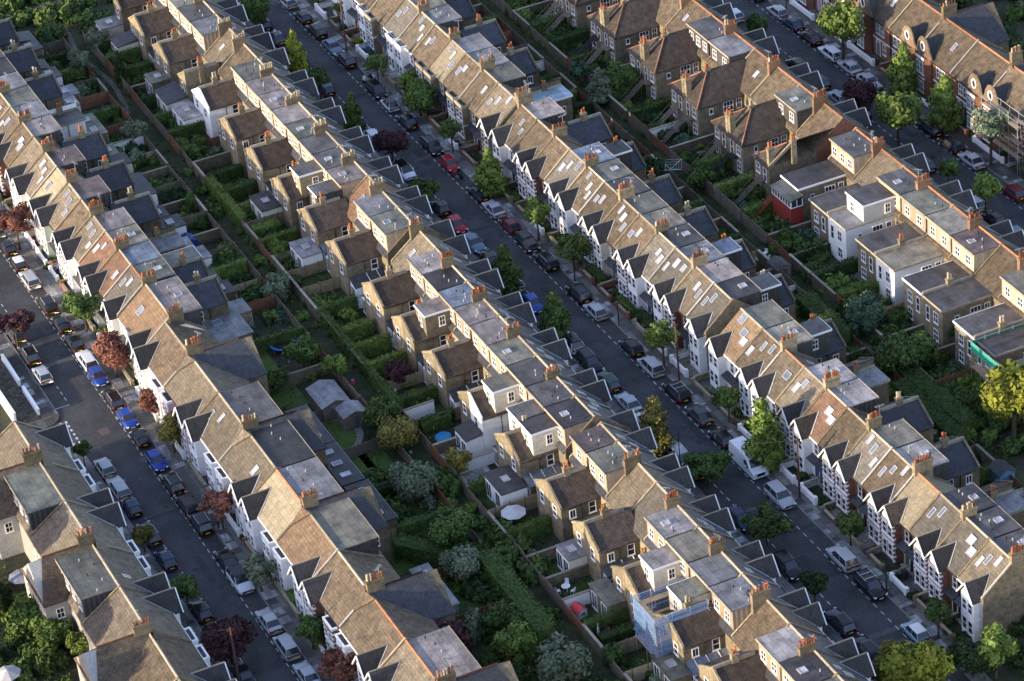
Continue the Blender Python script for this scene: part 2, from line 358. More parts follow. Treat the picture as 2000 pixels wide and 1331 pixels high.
def bay(root, X, w_, S, W, He, sf, bt, x0, x1):
    dep = 1.05; zt = He-.35 if bt != 'f' else 4.9
    def pl(sh=0):
        return [(X(x0), 0), (X(x0), -dep*.45-sh), (X(x0+.55), -dep-sh), (X(x1-.55), -dep-sh), (X(x1), -dep*.45-sh), (X(x1), 0)]
    P = [(X(x0+.1), .05), (X(x0+.1), -dep), (X(x1-.1), -dep), (X(x1-.1), .05)]
    b = MB().ext(P, 0, zt, 'z'); o = part('bay', b, W, root)
    fx = lambda t: X(t); xm = (x0+x1)/2
    sgn = 1 if X(1) > X(0) else -1
    for z, h in ((.75, 1.65), (3.3, 1.45)) if bt != 'f' else ((.75, 1.65), (3.0, 1.3)):
        for t in (-.55, .55): window(root, fx(xm+t), -dep, z, .85, h, 0, 0)
    if W in (redb,):
        q = MB()
        for k in range(9):
            z = .2+k*.58; l_ = .3 if k % 2 else .18
            for t in (x0+.1, x1-.1):
                s_ = 1 if t < xm else -1
                xa, xb = fx(t-.03*s_), fx(t+l_*s_); q.box(xa, -dep-.03, z, xb, -dep+l_, z+.28)
        q.box(fx(x0+.06), -dep-.04, 2.5, fx(x1-.06), -dep+.0, 2.72); q.box(fx(x0+.06), -dep-.04, 4.82, fx(x1-.06), -dep, 5.0)
        q.box(fx(x0+.06), -dep-.04, .45, fx(x1-.06), -dep, .62); q.box(fx(x0+.06), -dep-.04, 2.95, fx(x1-.06), -dep, 3.2)
        part('quoins', q, wpaint, root)
    else:
        part('string_course', MB().box(fx(x0+.06), -dep-.04, 2.6, fx(x1-.06), .0, 2.78), wpaint if W is not pink else W, root)
    if bt == 'g':
        hw = (x1-x0)/2; xc = fx(xm); ze = He-.3; zp = ze+hw*1.35; yv = (zp-He)/sf; ov = .28; y0 = -dep-.35
        part('gable', MB().ext([(xc-hw+.1, zt), (xc+hw-.1, zt), (xc+hw-.1, ze), (xc, zp-.12), (xc-hw+.1, ze)], -dep+.0, -dep+.25, 'y'), wpaint if W is not stock or 1 else W, root)
        g = MB(); t = .1; ye = (ze-He)/sf
        for s_ in (-1, 1):
            A = (xc+s_*(hw+.12), y0, ze-.1); B = (xc, y0, zp); Cc = (xc, yv, zp); E = (xc+s_*(hw+.12), max(ye, -.2), ze-.1)
            A2 = [(p[0], p[1], p[2]+.12) for p in (A, B, Cc, E)]
            g.slab(A2 if s_ == 1 else A2[::-1], .14)
        go = part('gable_roof', g, T[S.get('gr', 'k')], root)
        fl = MB()
        for s_ in (-1, 1):
            a_ = Vector((xc, yv+.05, zp+.16)); b_ = Vector((xc+s_*(hw+.2), -.15, He-.15*sf+.14)); fl.tube(a_, b_, .07, 4)
        part('valley', fl, lead, go)
        bb = MB()
        for s_ in (-1, 1): bb.tube((xc, y0-.03, zp+.06), (xc+s_*(hw+.2), y0-.03, ze-.13), .09, 4)
        part('bargeboard', bb, wpaint, go)
        part('gable_ridge', MB().tube((xc, y0, zp+.14), (xc, yv, zp+.14), .08, 4), S.get('gridge', coping), go)
    else:
        pz = zt+.45 if bt != 'f' else zt+.3
        q = MB(); xa, xb = sorted((fx(x0+.05), fx(x1-.05)))
        q.box(xa, -dep-.06, zt, xb, -dep+.14, pz); q.box(xa, -dep+.14, zt, xa+.2, .0, pz); q.box(xb-.2, -dep+.14, zt, xb, .0, pz)
        part('bay_parapet', q, wpaint if W is not stock or random.random() < .3 else coping, root)
        part('bay_roof', MB().box(xa+.2, -dep+.14, zt, xb-.2, 0 if bt == 'f' else .3, zt+.12), FR['K'], root)

def dutch(root, X, w_, S, W, He, sf):
    for x0, x1, sc_ in ((.4, 3.6, 1.0),):
        dep = 1.1; P = [(X(x0), .05), (X(x0), -dep*.3), (X(x0+.7), -dep), (X(x1-.7), -dep), (X(x1), -dep*.3), (X(x1), .05)]
        part('bay', MB().ext(P, 0, 5.9, 'z'), W, root)
        part('white_bands', MB().box(X(x0+.6), -dep-.05, 2.7, X(x1-.6), -dep+.1, 2.95).box(X(x0+.6), -dep-.05, 5.6, X(x1-.6), -dep+.1, 5.95).box(X(x0+.6), -dep-.05, 3.3, X(x1-.6), -dep+.05, 3.5), wpaint, root)
        xm = (x0+x1)/2
        for z in (.7, 3.6):
            for t in (-.48, .48): window(root, X(xm+t), -dep, z, .8, 1.7, 0, 1)
        pts = []
        H = S.get('gh', 3.0)
        prof = [(2.1, 0), (2.0, .4), (1.7, .6), (1.5, 1.0), (1.4, 1.5), (1.15, 1.95), (.95, 2.15), (.85, 2.4), (.5, 2.62), (0, 2.7)]
        xc = X(xm)
        pts = [(xc+p, 5.9+q*H/3) for p, q in prof] + [(xc-p, 5.9+q*H/3) for p, q in prof[::-1][1:]]
        g = part('dutch_gable', MB().ext(pts, -.55, -.25, 'y'), S.get('gm', redb), root)
        cp_ = MB()
        for i in range(len(pts)-1): cp_.tube((pts[i][0], -.4, pts[i][1]), (pts[i+1][0], -.4, pts[i+1][1]), .12, 6)
        part('gable_coping', cp_, stockd, g)
        rg = MB(); n = 20
        for k in range(n):
            t0, t1 = 2*PI*k/n, 2*PI*(k+1)/n
            rg.tube((xc+.5*math.cos(t0), -.6, 7.3+.62*math.sin(t0)), (xc+.5*math.cos(t1), -.6, 7.3+.62*math.sin(t1)), .1, 5)
        ov = part('oval_window', rg, wpaint, g)
        part('pane', MB().tube((xc, -.56, 7.3), (xc, -.6, 7.3), .5, 16), glass, ov)
        yv = min(3.9, (8.3-He)/sf)
        part('gable_roof', MB().slab([(xc-1.5, -.25, 5.95), (xc, -.25, 8.3), (xc, yv, 8.3), (xc-1.5, .3, 5.95)][::-1], .1).slab([(xc+1.5, -.25, 5.95), (xc, -.25, 8.3), (xc, yv, 8.3), (xc+1.5, .3, 5.95)], .1), T['s'], root)
    for t in (5.0, 6.2):
        if t < w_-.5:
            window(root, X(t), 0, 3.6, .9, 1.6, 0, 1)
    door(root, X(5.0), 0, .2); window(root, X(6.6) if w_ > 7.2 else X(6.0), 0, .9, .9, 1.6, 0, 1)
    part('white_bands', MB().box(0.02, -.06, 2.7, w_-.02, .0, 2.9).box(.02, -.06, 5.35, w_-.02, 0, 5.6), wpaint, root)

def outr(root, X, w_, D, S, W, kind):
    oc = S.get('o', 'p')
    N = lambda t: X(w_-t)      # distance from non-chimney party wall
    ow = S.get('ow', 3.25); OL = S.get('ol', 4.9); m = WL[S['owm']] if 'owm' in S else W
    if kind == 'wide' or oc == 'x':
        # cross wing centred on the chimney wall, ridge above the main ridge
        zr = S.get('Hr', 8.75)+.35; hw = 3.9; ze = 5.5; yr = S.get('yr', 3.9); y0 = yr-.45; y1 = D+2.8; xc = X(0); sg = 1 if X(1) > X(0) else -1
        xe = xc+sg*hw
        part('rear_wing', MB().ext([(xc+sg*.01, 0), (xe, 0), (xe, ze), (xc+sg*.01, zr-.1)], y0+.8, y1, 'y'), m, root)
        rt = T[S.get('xr', 'k')]
        pts = [(xc+sg*.0, y0, zr+.08), (xe+sg*.2, y0+4.2, ze), (xe+sg*.2, y1+.15, ze), (xc, y1-1.6, zr+.08)]
        q = MB().slab(pts if sg < 0 else pts[::-1], .14)
        h = [(xc, y1-1.6, zr+.08), (xe+sg*.2, y1+.15, ze), (xc, y1+.15, ze)]
        q.slab(h if sg < 0 else h[::-1], .14)
        part('wing_roof', q, rt, root)
        part('wing_front_slope', MB().slab([(xc, y0, zr+.1), (xc, yr-2.2, 6.95), (xe-sg*2.4, yr-.1, 8.7)] if sg > 0 else [(xc, y0, zr+.1), (xe-sg*2.4, yr-.1, 8.7), (xc, yr-2.2, 6.95)], .1), T[S.get('r', 't')], root)
        part('hip_ridge', MB().tube((xc, y0, zr+.14), (xc, y1-1.6, zr+.14), .09, 5), ridgeclay, root)
        window(root, xe-sg*1.6, y1, 3.3, 1.0, 1.4, PI, 1); window(root, xe-sg*1.6, y1, .8, 1.4, 1.6, PI, 1)
        window(root, xe, D+1.2, 3.3, .9, 1.3, PI/2*sg, 1)
    elif oc in ('p', 'h', 'f', 't'):
        sg = 1 if N(1) > N(0) else -1; x0 = N(0)+sg*.012; x1 = N(ow); y1 = D+OL
        if oc == 'p':
            ze, zr = 4.9, 6.75
            part('back_addition', MB().ext([(x0, 0), (x1, 0), (x1, ze), (x0, zr)], D-.3, y1, 'y'), m, root)
            A = [(x0, D-.6, zr+.1), (x1+sg*.15, D-.6, ze-.0), (x1+sg*.15, y1-.12, ze-.0), (x0, y1-.12, zr+.1)]
            part('back_roof', MB().slab(A if sg < 0 else A[::-1], .14), T[S.get('br', 'd')], root)
            part('verge_parapet', MB().ext([(x0, zr), (x0, zr+.3), (x1+sg*.05, ze+.3), (x1+sg*.05, ze)], y1-.15, y1+.1, 'y'), m, root)
            if sg > 0: part('back_party_parapet', MB().box(x0-.15, D+.1, zr-.1, x0+.12, y1+.06, zr+.38), coping, root)
        elif oc == 'f':
            ze = zr = S.get('oz', 5.6)
            part('back_addition', MB().box(x0, D+.03, 0, x1, y1, ze), m, root)
            part('back_roof', MB().box(x0, D+.03, ze, x1+sg*.12, y1+.12, ze+.15), FR[S.get('of', 'D')], root)
            part('back_fascia', MB().box(x0, y1+.12, ze-.1, x1+sg*.15, y1+.18, ze+.18).box(x1+sg*.12, D+.1, ze-.1, x1+sg*.18, y1+.12, ze+.18), wpaint if random.random() < .4 else coping, root)
            if sg > 0: part('back_party_parapet', MB().box(x0-.15, D+.1, zr-.1, x0+.12, y1+.06, zr+.45), coping, root)
        elif oc == 'h':
            ze, zr = 5.0, 7.9
            part('back_addition', MB().box(x0, D+.02, 0, x1, y1, ze), m, root)
            ym = y1-ow*.95
            q = MB(); A = [(x0, D-2.6, zr), (x1+sg*.25, D-.1, ze-.05), (x1+sg*.25, y1+.25, ze-.05), (x0, ym, zr)]
            q.slab(A if sg < 0 else A[::-1], .14)
            B = [(x0, ym, zr), (x1+sg*.25, y1+.25, ze-.05), (x0, y1+.25, ze-.05)]; q.slab(B if sg < 0 else B[::-1], .14)
            part('back_roof', q, T[S.get('br', 'd')], root)
            part('hip_ridge', MB().tube((x0, ym, zr+.06), (x1+sg*.25, y1+.25, ze), .09, 5), ridgeclay, root)
            chimney(root, x0+sg*.35, y1-.9, y1-.1, 4.5, 7.8, 2, stock, terra, .6, 'chimney')
            part('roof_upstand', MB().ext([(ym+.4, zr-.7), (y1+.1, ze), (y1+.1, ze+.35), (ym+.4, zr-.2)], x0-.14, x0+.14), stock, root)
            garden_stair(root, x0+sg*1.2, y1, sg)
        # windows
        wz = 3.2 if oc != 't' else 3.2
        xm = (x0+x1)/2
        if ow > 3.6:
            window(root, x0+sg*1.1, y1, wz-.6, .8, 2.0, PI, 0); window(root, x0+sg*2.9, y1, wz-.1, 1.0, 1.5, PI, 1); window(root, x0+sg*2.9, y1, .7, 1.1, 1.5, PI, 1)
            window(root, x1, D+OL*.35, wz, 1.5, 1.5, PI/2*sg, 2); window(root, x1, D+OL*.72, wz+.3, .6, .8, PI/2*sg, 0, False); window(root, x1, D+OL*.12, wz, .8, 1.5, PI/2*sg, 1)
            window(root, x1, D+OL*.4, .8, 1.2, 1.3, PI/2*sg, 1)
        else:
            window(root, xm, y1, wz-.15, .95, 1.5, PI, 0, frame=wpaint); window(root, x1, D+1.1, wz, .9, 1.5, PI/2*sg, 0)
            if random.random() < .4: window(root, x1, D+OL*.72, wz+.1, .8, 1.1, PI/2*sg, 1, False)
            part('downpipe', MB().tube((x1+sg*.08, D+OL*.5, 0), (x1+sg*.08, D+OL*.5, ze-.1), .05, 5), blackp, root)
        if S.get('oown', sg > 0):
            chimney(root, N(0), D+OL*.42, D+OL*.42+.75, 4.5, (zr if oc != 'h' else 7.0)+1.15, random.choice((2, 2, 3)), stock, random.choice((terra, terra, buffpot)), .5)
        if S.get('lift'):   # box dormer over the back addition
            lw = WL[S.get('lw', 'K')]
            part('roof_extension', MB().box(x0+sg*.2, D-.5, 4.9, x1-sg*.1, D+OL*.62, 7.9), lw, root)
            part('extension_roof', MB().box(x0+sg*.1, D-.5, 7.9, x1, D+OL*.62+.1, 8.04), FR[S['lift']], root)
            part('extension_fascia', MB().box(x0+sg*.07, D+OL*.62+.1, 7.8, x1+sg*.03, D+OL*.62+.15, 8.07).box(x1, D-.2, 7.8, x1+sg*.05, D+OL*.62+.1, 8.07), wpaint, root)
            window(root, x0+sg*1.6, D+OL*.62, 5.9, 1.0, 1.4, PI, 1); window(root, x1-sg*.1, D+.9, 6.0, .8, 1.3, PI/2*sg, 1)
    # ground floor extension
    ex = S.get('e', random.choice('aabcnn'))
    rear = D+OL; sg = 1 if N(1) > N(0) else -1
    xs = N(ow); xf = N(w_-.15)
    if ex in 'ab' and w_-ow > 1.3 and kind == 'std':
        gm = T['s'] if ex == 'a' else dglass
        pts = [(xs+sg*.02, D, 3.1), (xf, D, 2.4), (xf, rear-.2, 2.4), (xs+sg*.02, rear-.2, 3.1)]
        part('side_extension', MB().ext([(xs+sg*.02, 0), (xf, 0), (xf, 2.25), (xs+sg*.02, 2.95)], D+.04, rear-.3, 'y'), random.choice((white, stock, stockd)), root)
        part('side_roof', MB().slab(pts if sg < 0 else pts[::-1], .12), gm, root)
        for k in range(3 if ex == 'b' else 2):
            y = D+1+k*1.4; R = Matrix.Rotation(-sg*math.atan(.7/(w_-ow)) if 0 else 0, 4, 'Y')
            part('glazing_bar', MB().tube((xs+sg*.05, y, 3.12), (xf, y, 2.44), .05, 4), wpaint, root)
        window(root, (xs+xf)/2, rear-.3, .15, min(1.5, abs(xf-xs)-.2), 2.0, PI, 2, False)
    if ex in 'bc' and kind == 'std' and oc in 'pf':
        el = S.get('el', random.choice((2.2, 2.8, 3.2))); m2 = random.choice((white, stock, stockd, cream)); xa, xb = sorted((N(.05), N(ow if ex == 'c' else w_-.2)))
        part('rear_extension', MB().box(xa, rear+.03, 0, xb, rear+el, 2.6), m2, root)
        rf = random.choice('DKSWG'); sl_ = random.random() < .4
        part('extension_roof', MB().slab([(xa-.1, rear+.03, 3.2), (xb+.1, rear+.03, 3.2), (xb+.1, rear+el+.1, 2.7), (xa-.1, rear+el+.1, 2.7)], .12) if sl_ else MB().box(xa-.1, rear+.03, 2.6, xb+.1, rear+el+.1, 2.76), T['s'] if sl_ else FR[rf], root)
        if sl_ is False and random.random() < .7: rooflight(root, ((xa+xb)/2, rear+el/2, 2.84), 0, 1.2, .9, True)
        for k in range(2): window(root, xa+(xb-xa)*(k+.5)/2, rear+el, .15, min(1.3, (xb-xa)/2-.2), 2.1, PI, 1, False)
def garden_stair(root, x, y, sg):
    b = MB(); n = 13
    for k in range(n):
        z = 2.6-k*.2; b.box(x, y+.9+k*.27, z, x+sg*.8, y+1.2+k*.27, z+.05)
    b.box(x-sg*.2, y+.02, 2.62, x+sg*1.4, y+.95, 2.72)
    for t in (0, .8): b.tube((x+sg*t, y+.9, 2.7), (x+sg*t, y+.9+n*.27, .1), .06, 4); b.tube((x+sg*t, y+.9, 3.6), (x+sg*t, y+.9+n*.27, 1.0), .035, 4)
    for k in range(0, n, 3): b.tube((x, y+1+k*.27, 2.6-k*.2), (x, y+1+k*.27, 3.5-k*.2), .025, 4)
    b.tube((x-sg*.2, y+.9, 0), (x-sg*.2, y+.9, 2.7), .06, 4); b.tube((x+sg*1.4, y+.9, 0), (x+sg*1.4, y+.9, 2.7), .06, 4)
    part('garden_stair', b, random.choice((timber, blackp, timber)), root)

# ------------------------------------------------------------------ rows of houses
NM = {'W': 'white', 'C': 'cream', 'Y': 'yellow brick', 'R': 'red brick', 'P': 'pink', 'M': 'pale mint', 'G': 'grey', 'B': 'pale blue', 'D': 'sooty brick'}
KN = ['no rooflight', 'one rooflight', 'two rooflights', 'three rooflights', 'double rooflight']
DN = {'-': 'no dormer', 'W': 'whitish dormer', 'G': 'greenish dormer', 'K': 'black dormer', 'B': 'bluish dormer', 'P': 'pinkish dormer', 'T': 'tan dormer', 'M': 'maroon dormer', 'D': 'charcoal dormer', 'S': 'grey dormer'}
def row(where, kind, flip, rowv, runs, base, group):
    n = sum(len(r[1]) for r in runs); i = n
    for bounds, specs, c0 in runs:
        for j, s in enumerate(specs):
            parts = s.split(); p = parts[0]
            S = dict(base); S.update(f=p[0], k=int(p[1]), r=p[2], d=p[3], b=p[4] if len(p) > 4 else 'g')
            for q in parts[1:]:
                k, v = q.split('='); 
                if k in ('dl', 'kb', 'kl', 'ch', 'own', 'oown'): v = int(v)
                elif k in ('ol', 'ow', 'oz', 'cz'): v = float(v)
                elif k == 'ridge': v = ridgeclay
                elif k == 'pot': v = buffpot
                elif k == 'kr': v = [(2.2, .5)] if v == '1' else [(1.6, .7), (3.2, .6)]
                elif k == 'cm': v = ridgeclay
                S[k] = v
            cend = 'a' if (j % 2 == 0) == c0 else 'b'
            if S['f'] == 'W' and (S.get('cmx', 0)): pass
            look = NM[S['f']]+' house'
            if not flip: mid = '%s, %s' % (KN[S['k']], DN[S['d']])
            else: mid = DN[S['d']]
            lab = '%s, %s, %s from near end, %s' % (look, mid, ordn(i), where)
            if 'own' not in S: S['own'] = cend == 'b' if j % 2 else cend == 'a' if (j == len(specs)-1 or j == 0) and cend == 'a' and j == 0 else cend == 'b'
            if cend == 'b': S['own'] = True
            elif j == 0: S['own'] = True
            else: S['own'] = False
            if S.get('nc'): S['own'] = False
            if flip: S.setdefault('f', 'W')
            house(kind, flip, bounds[j], bounds[j+1], cend, S, lab, group); i -= 1
_house = house
def house(kind, flip, a, b, cend, S, lab, group):
    return _house(kind, flip, a, b, cend, S, lab, group, S['rowv'])

B0 = dict(yr=3.7, D=7.8, rowv=-3.3, e='n', rw='D', br='s', dw='K', cm2=stock)
row('right of middle road', 'std', False, -3.5, [
 ([-32.3, -27.2, -22, -16.9, -11.5, -6.2, -1, 4, 9.4, 14.4, 19.9, 24.8, 31.0],
  ['W1tSp', 'W2bDp', 'W0bGp', 'W1bSp', 'Y0bTp', 'W2gTp', 'W3tSp', 'Y2b-p', 'Y3lSp', 'Y2bSp', 'Y1bGp ch=5', 'Y3t-g o=f of=C kr=1'], True),
 ([31.8, 37.0, 42.2, 46.6, 51.8, 56.7, 61.6, 66.4, 71.3, 76.0, 81.0, 85.8, 90.3],
  ['W2bPg ch=2', 'R0b-g', 'R0b-g', 'W3gBg dl=1 lift=K', 'W3bGg dl=1', 'R2bDg', 'C3bGg', 'R2bTg', 'W2gKg dl=1', 'W3gSg dl=1 lift=B', 'R2tPg', 'W2gKg dl=1 nc=1 endwall=hi lift=D'], True),
 ([92.4, 97.8, 102.8, 107.5, 112.5, 117.2, 122.1, 126.8, 132, 136.7, 141.6, 146.4, 151.0],
  ['W3oGg nc=1 kb=1', 'W3bTg dl=1 lift=D', 'W1t-g ridge=1 kb=1 kr=1', 'R2tWg dl=1 o=f of=S', 'W2rWg gr=d kb=1', 'R0b-g', 'R3gTg', 'R3bWg dl=1', 'R0l-g ridge=1 gr=d', 'R2gKg dl=1 o=f of=S', 'R2gDg kb=1 dl=1', 'W3tDg dl=1 endwall=hi'], True)],
 B0, 'terraced houses on the right side of the middle road')
M0 = dict(rowv=-20.5, rw='Y', dw='H', br='d', pm=stock, r='s')
row('left of middle road', 'std', True, -20.5, [
 ([-37.9, -32.9, -27.8, -22.7, -17.5, -12.3, -7.0],
  ['W1sTg', 'W1sTg', 'W1sTg pot=1', 'W0sDg', 'W1sSg pot=1', 'W0t-g kr=1'], False),
 ([-6.6, -1.2, 4.2, 9.0, 13.9, 18.8, 23.6, 28.5, 33.3, 38.0, 42.6, 47.6, 52.8],
  ['W0b-g owm=W pot=1', 'W1sGg pot=1 owm=W', 'Y2sPg pot=1', 'W1sPg pot=1 dl=1', 'Y1sPg pot=1', 'W1sGg pot=1 dl=1', 'W1sDg pot=1', 'W2sDg pot=1 dl=1 lift=D lw=Y', 'W2sPg pot=1 dl=1 lift=D', 'Y0r-g pot=1 kr=1', 'W1sSg ch=4', 'W2sGg endwall=lo nc=1 dl=2'], True),
 ([54.4, 59.5, 64.2, 68.8, 73.4, 78, 83.1, 88.3, 93.5, 98.5, 103.6],
  ['W1t-g kr=1', 'W1sPg', 'W2sKg', 'Y1sBg lift=P lw=Y', 'W2sPg', 'W1sPg', 'W3sGg dl=1', 'W3sDg owm=W lift=G lw=C', 'Y3sDg lift=D lw=C', 'W3sKg dl=1 nc=1 endwall=lo lift=K lw=C'], True),
 ([105, 109.2, 114, 118.6, 123.3, 128.2, 133.2, 138, 143, 148, 152.8, 157.5, 162.3, 167],
  ['W2sMg nc=1', 'W1sGg', 'W0t-g', 'Y0g-g owm=Y', 'W2sWg dl=1', 'W2sTg lift=W lw=C', 'W1sSg lift=G lw=C', 'Y2sSg', 'W0b-g', 'W1sWg', 'W2sKg dl=1', 'W1sGg', 'W0t-g'], True)],
 M0, 'terraced houses on the left side of the middle road')
A0 = dict(rowv=-62.1, rw='D', br='s', e='c', dw='K')
row('far right of left road', 'std', False, -62.1, [
 ([-42.5, -37.5, -32.5, -27.5, -22.5, -17.5, -12.5, -7.5, -2.5, 2.6, 7.5, 12.5, 17.3, 22.6, 27.2, 32.2, 37.2, 42, 47],
  ['W1bDg', 'W2tSg', 'C1bGg', 'P2tDg', 'W0bKg', 'W1tSg', 'M2bGg owm=W', 'W2tSg owm=W o=f', 'R2bPg kb=1', 'W0t-g', 'W3tMg', 'P1l-g', 'M3tMg', 'R0b-g', 'W3tPg', 'W2rTg dl=1 o=f of=S', 'M1rBg o=f of=G oz=6.8', 'W2gGg ridge=1 dl=1'], True),
 ([47.3, 56.3], ['W1oPg kb=1 dl=2'], False)],
 A0, 'terraced houses along the far part of the left road')
A2 = dict(rowv=-62.6, rw='D', br='s', e='n', dw='K', D=8.5, yr=3.6, He=5.5, Hr=8.35, o='x', xr='s', cz=9.9)
row('near right of left road', 'wide', False, -62.6, [
 ([56.6, 65.3, 74.6, 83.7, 92.8, 101.7, 110.9, 119.7, 129, 138, 147],
  ['W0b-', 'P0t-', 'W2tD', 'W1tK', 'W0lS ridge=1', 'W0oT', 'R0b-', 'W0b- ridge=1', 'W0tP ridge=1', 'W0b-'], False)],
 A2, 'double fronted houses along the near part of the left road')
L2 = dict(rowv=-77.6, rw='G', br='k', e='n', dw='K', D=8.6, yr=4.1, He=5.5, Hr=8.5, o='x', xr='b', r='t', cz=10.2, owm='G', ridge=coping)
row('left of left road', 'wide', True, -77.6, [
 ([67.5, 76.8, 86, 95.3, 104.5, 113.7, 122.7, 132, 141],
  ['W0t-', 'W0tG', 'W0t-', 'W1tG', 'W0t-', 'W0b-', 'W0t-', 'W1t-'], False)],
 L2, 'houses on the left side of the left road')
chb = mat('chimney brick', (.24, .15, .095), .9, 'brick', amp=.35, bw=.45, bh=.15)
C0 = dict(rowv=37.4, rw='Y', br='d', o='h', ow=3.95, ol=7.0, r='b', e='n', dw='K', cm2=chb, ridge=ridgeclay)
row('far left of right road', 'std', True, 37.4, [
 ([-25.6, -19.4, -13.3, -7, -1, 5.2, 11.3, 17.5, 23.6, 29.8, 35.9, 42, 48.2, 54.3, 59.3],
  ['R0b-g', 'R0b-g', 'R0b-g', 'R0b-g', 'R0b-g', 'R0b-g', 'R0b-g', 'R0b-g kr=1', 'R0bDg', 'R0bSg', 'R0b-g kr=1', 'R0b-g', 'R0bGg dl=1', 'R0b-g'], False)],
 C0, 'brick maisonettes on the left side of the right road')
C1 = dict(C0); C1.update(o='f', ow=4.4, ol=7.0, oz=5.5, dw='H')
row('near left of right road', 'std', True, 37.4, [
 ([62.6, 68.8, 74.4, 80, 86, 91.7, 97, 102.7, 108.5, 114, 119.8, 125.5],
  ['R0bDg of=K', 'R0t-g of=D', 'R0bDg dl=1 lift=D lw=G owm=W of=S', 'R0bGg of=D', 'R0bTg owm=W of=T', 'R0bMg dl=1 of=K', 'R0b-g of=D', 'R0bTg of=D', 'R0bKg of=K owm=Y', 'R0bDg', 'R0b-g'], False)],
 C1, 'flat backed brick houses on the left side of the right road')
D0 = dict(gm=mat('warm brick', (.2, .14, .095), .9, 'brick', amp=.3), rowv=54.4, rw='D', D=9.0, yr=4.2, He=5.9, Hr=9.3, o='x', xr='s', r='b', e='n', ridge=ridgeclay, cz=11.4, pm=stockd)
row('right of right road', 'dutch', False, 54.4, [
 ([11.5, 19.5, 27.8, 36.2, 43.6, 52, 60.4, 69, 77.5],
  ['R0b-', 'R0b-', 'R1b-', 'R0b-', 'R1b-', 'R0b-', 'R0b-', 'R0b-'], True)],
 D0, 'red brick houses with curved gables on the right road')

# ------------------------------------------------------------------ ground, roads
U0, U1 = -160, 260
g = MB(); g.face((-900, -700, 0), (420, -700, 0), (420, 700, 0), (-900, 700, 0)); struct('ground', g, soil)
def sheet(name, u0, v0, u1, v1, z, m):
    b = MB(); b.face((u0, v0, z), (u1, v0, z), (u1, v1, z), (u0, v1, z)); return struct(name, b, m)
for v0, v1 in ((-73.85, -66.1), (-15.7, -8.0), (42.3, 50.0)): sheet('road', U0, v0, U1, v1, .012, asphalt)
sheet('side_road', 57.3, -130, 64.2, -73.85, .012, asphalt)
def strip(name, u0, v0, u1, v1, m=paving, z=.13):
    b = MB().box(u0, v0, -.1, u1, v1, z); return struct(name, b, m)
for v0, v1 in ((-66.1, -64.1), (-8.0, -6.2), (-17.6, -15.7), (50, 52.2), (40.4, 42.3)):
    s = 1 if v0 in (-66.1, -8.0, 50) else -1
    if s == 1: strip('pavement', U0, v0+.15, U1, v1); strip('kerb', U0, v0, U1, v0+.15, kerbm, .14)
    else: strip('pavement', U0, v0, U1, v1-.15); strip('kerb', U0, v1-.15, U1, v1, kerbm, .14)
for u0, u1 in ((U0, 55.6), (66.2, U1)):
    strip('pavement', u0, -75.8, u1, -74.0); strip('kerb', u0, -74.0, u1, -73.85, kerbm, .14)
def corner(uc, su):
    b = MB(); pts = [(uc, -73.85), (uc, -78.5)] if 0 else []
    R_ = 2.2; cx, cy_ = uc, -73.85-R_
    arc = [(cx+su*R_*math.sin(t), cy_+R_*math.cos(t)) for t in [PI/2*k/8 for k in range(9)]]
    b.ext([(cx-su*.0, -75.8-2)]+[(cx, -73.85)]+arc[1:]+[(cx+su*R_, -82), (cx, -82)], -.1, .13, 'z'); struct('pavement', b, paving)
corner(55.6, 1); corner(66.2, -1)
def dashes(name, v, u0, u1, ln, gap, wd=.1):
    b = MB(); u = u0
    while u < u1: b.box(u, v-wd/2, .013, u+ln, v+wd/2, .018); u += ln+gap
    return struct(name, b, linep)
dashes('parking_line', -68.05, -60, 170, .75, .75); dashes('parking_line', -72.05, -60, 54, .75, .75); dashes('parking_line', -72.05, 70, 170, .75, .75)
dashes('parking_line', -9.85, -90, 190, .75, .75); dashes('parking_line', -13.8, -90, 190, .75, .75)
dashes('parking_line', 48.1, -60, 120, .75, .75); dashes('parking_line', 44.2, -60, 120, .75, .75)
b = MB()
for k in range(6): 
    for vv in (-73.6, -74.3): b.box(57.6+k*1.0, vv-.12, .013, 58.1+k*1.0, vv+.12, .018)
struct('give_way_line', b, linep)

b = MB().box(54.3, -73.8, .013, 54.4, -72.0, .018).box(70, -73.8, .013, 70.1, -72, .018); struct('bay_end_line', b, linep)
sheet('road_patch', 61.5, -70.9, 63, -69.7, .016, mat('reddish patch', (.12, .09, .085), .9, 'world', amp=.3))
for u, v, a_, b_ in ((20, -11.5, 5, 1.0), (62, -12.2, 4, .9), (96, -10.9, 7, .8), (128, -12.7, 5, 1.1), (35, -70.5, 5, 1), (92, -70, 6, .8), (110, -71, 3, 1.2), (50, 46, 5, 1)):
    sheet('road_patch', u, v, u+a_, v+b_, .016, asph2)
# light and dark paving bays
lp = mat('new paving', (.42, .43, .44), .8, 'slab', amp=.15, bw=.9, bh=.6); dk = mat('old paving', (.085, .085, .085), .85, 'slab', amp=.2, bw=.9, bh=.6)
rnd = random.Random(5)
for v0, v1, a_, b_ in ((-65.9, -64.2, -5, 125), (-7.8, -6.3, -40, 170), (-75.7, -74.1, 67, 140), (-75.7, -74.1, 20, 54), (-17.5, -15.9, 0, 170), (50.2, 52.1, 0, 90)):
    u = a_
    bl, bd = MB(), MB()
    while u < b_:
        l_ = rnd.uniform(.5, 1.6)
        t = rnd.random(); vm = v0+(v1-v0)*rnd.choice((.35, .5, .65, 1))
        if t < .42: bl.box(u, v0, .1, u+l_, vm, .137)
        elif t < .5: bd.box(u, v0, .1, u+l_, vm, .136)
        u += l_+rnd.choice((0, 0, .4, 1.0))
    struct('pavement_repair', bl, lp); struct('pavement_repair', bd, dk)

